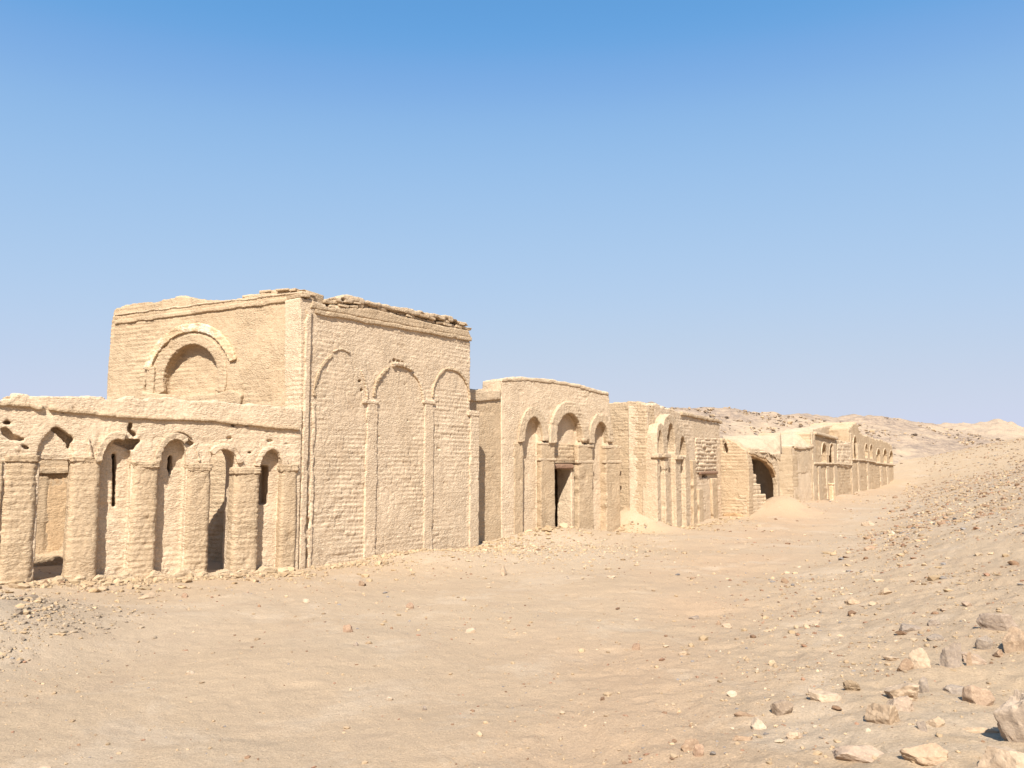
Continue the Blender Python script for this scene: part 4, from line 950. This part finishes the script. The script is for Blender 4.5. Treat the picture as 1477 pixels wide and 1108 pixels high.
# bank and street pebbles
N = 170000
r = 3.0 * (60 / 3.0) ** rg.random(N); a = np.radians(rg.uniform(-36, 37, N)); x = r * np.sin(a); y = r * np.cos(a); d = toe_d(x, y)
dens = .17 + .83 * sstep(-1.2, 1.2, d) + .10 * sstep(.3, -.6, (x + 4) * .5)
clump = fbm(np.stack([x, y, x * 0], -1) * .8, 3, 55)
smooth_patch = sstep(.9, 2.2, d) * sstep(8.5, 4.5, y) * .75
dens = dens * (.35 + .65 * sstep(-.3, .5, clump)) * (1 - smooth_patch)
keep = rg.random(N) < dens * .55
x, y, r, d = x[keep], y[keep], r[keep], d[keep]; n = len(x)
sz = (.0035 + .0017 * r) * np.exp(rg.normal(0, .6, n)); sz = np.clip(sz, .006, .2)
gravel('gravel', np.stack([x, y, ground_z(x, y)], -1), sz, pick([TAN, CREAM, (.50, .37, .25), RED, BROWN, GREY, WHITE], n, [5, 1.6, 5, 1.4, 1.8, 1.2, .25]), 5)
# stony upper bank
N = 60000
y = 17 * (115 / 17.) ** rg.random(N); x = np.interp(y, TOE_Y, TOE_X) + rg.uniform(-.15, 1, N) * (8 + y * .22); d = toe_d(x, y); r = np.hypot(x, y)
cl = fbm(np.stack([x, y, x * 0], -1) * .55, 3, 91)
kk_ = (d > -.4) & (rg.random(N) < .34 * (.2 + .8 * sstep(-.2, .5, cl))); x, y, r = x[kk_], y[kk_], r[kk_]; n = len(x)
gravel('bank_gravel', np.stack([x, y, ground_z(x, y)], -1), np.clip((.012 + .0014 * r) * np.exp(rg.normal(0, .6, n)), .02, .3), pick([TAN, (.46, .33, .235), (.44, .29, .20), BROWN, CREAM, GREY], n, [4, 4, 1.5, 1.2, 1, .8]), 15)
# heap in the near left
n = 9500
x = -7.3 + rg.normal(0, .95, n); y = 9.3 + rg.normal(0, .95, n); cl = fbm(np.stack([x, y, x * 0], -1) * 1.6, 2, 66)
kk = cl > -.25; x, y = x[kk], y[kk]; n = len(x)
gravel('gravel_heap', np.stack([x, y, ground_z(x, y)], -1), np.clip(.034 * np.exp(rg.normal(0, .55, n)), .01, .14), pick([(.50, .40, .30), (.40, .32, .25), TAN, (.29, .23, .18)], n, [4, 3, 5, 1.2]), 6)
# pale debris before the second tomb
n = 6000
x = -.2 + rg.normal(0, 1.9, n); y = 19.8 + rg.normal(0, 1.8, n)
kk = ((np.stack([x, y], -1) - T.A[:2]) @ T.n[:2] > .1) & ((np.stack([x, y], -1) - B2.A[:2]) @ B2.n[:2] > .1)
x, y = x[kk], y[kk]; n = len(x)
gravel('debris', np.stack([x, y, ground_z(x, y)], -1), np.clip(.035 * np.exp(rg.normal(0, .6, n)), .01, .16), pick([CREAM, TAN, (.58, .48, .36), BROWN], n, [5, 4, 4, .4]), 7)
# crumbled brick along the wall feet
pts = []
for fr, s0, s1, m in ((P, -.5, P.L, 2600), (T, 0, T.L, 1500), (B2, -1.2, B2.L + .3, 1500), (B3, 0, B3.L, 900)):
    ss = rg.uniform(s0, s1, m); dd = .12 + rg.exponential(.38, m)
    cl = fbm(np.stack([ss * 1.3, dd, ss * 0], -1), 2, 44); q = cl > -.35
    pts.append(fr.A[:2] + fr.u[:2] * ss[q, None] + fr.n[:2] * (dd[q, None] + (.34 if fr is B3 else 0)))
p = np.concatenate(pts); n = len(p)
gravel('wall_foot_debris', np.stack([p[:, 0], p[:, 1], ground_z(p[:, 0], p[:, 1])], -1), np.clip(.04 * np.exp(rg.normal(0, .65, n)), .012, .2), pick([TAN, (.60, .46, .31), (.50, .37, .25), BROWN], n, [5, 5, 3, .5]), 17, .7)
# stones on the rocky hillside
hv = HV[2:148].reshape(-1, 3); n = 9000
idx = rg.randint(0, len(hv), n); p = hv[idx] + rg.normal(0, .5, (n, 3)) * np.array([1, 1, 0])
cl = fbm(p * np.array([.12, .12, .3]), 3, 88); kk = cl > .05; p = p[kk]; n = len(p)
gravel('hillside_stones', p, np.clip(.24 * np.exp(rg.normal(0, .6, n)), .07, 1.0), pick([TAN, (.42, .32, .24), (.27, .21, .17), CREAM], n, [4, 4, 4, .7]), 8, .5)
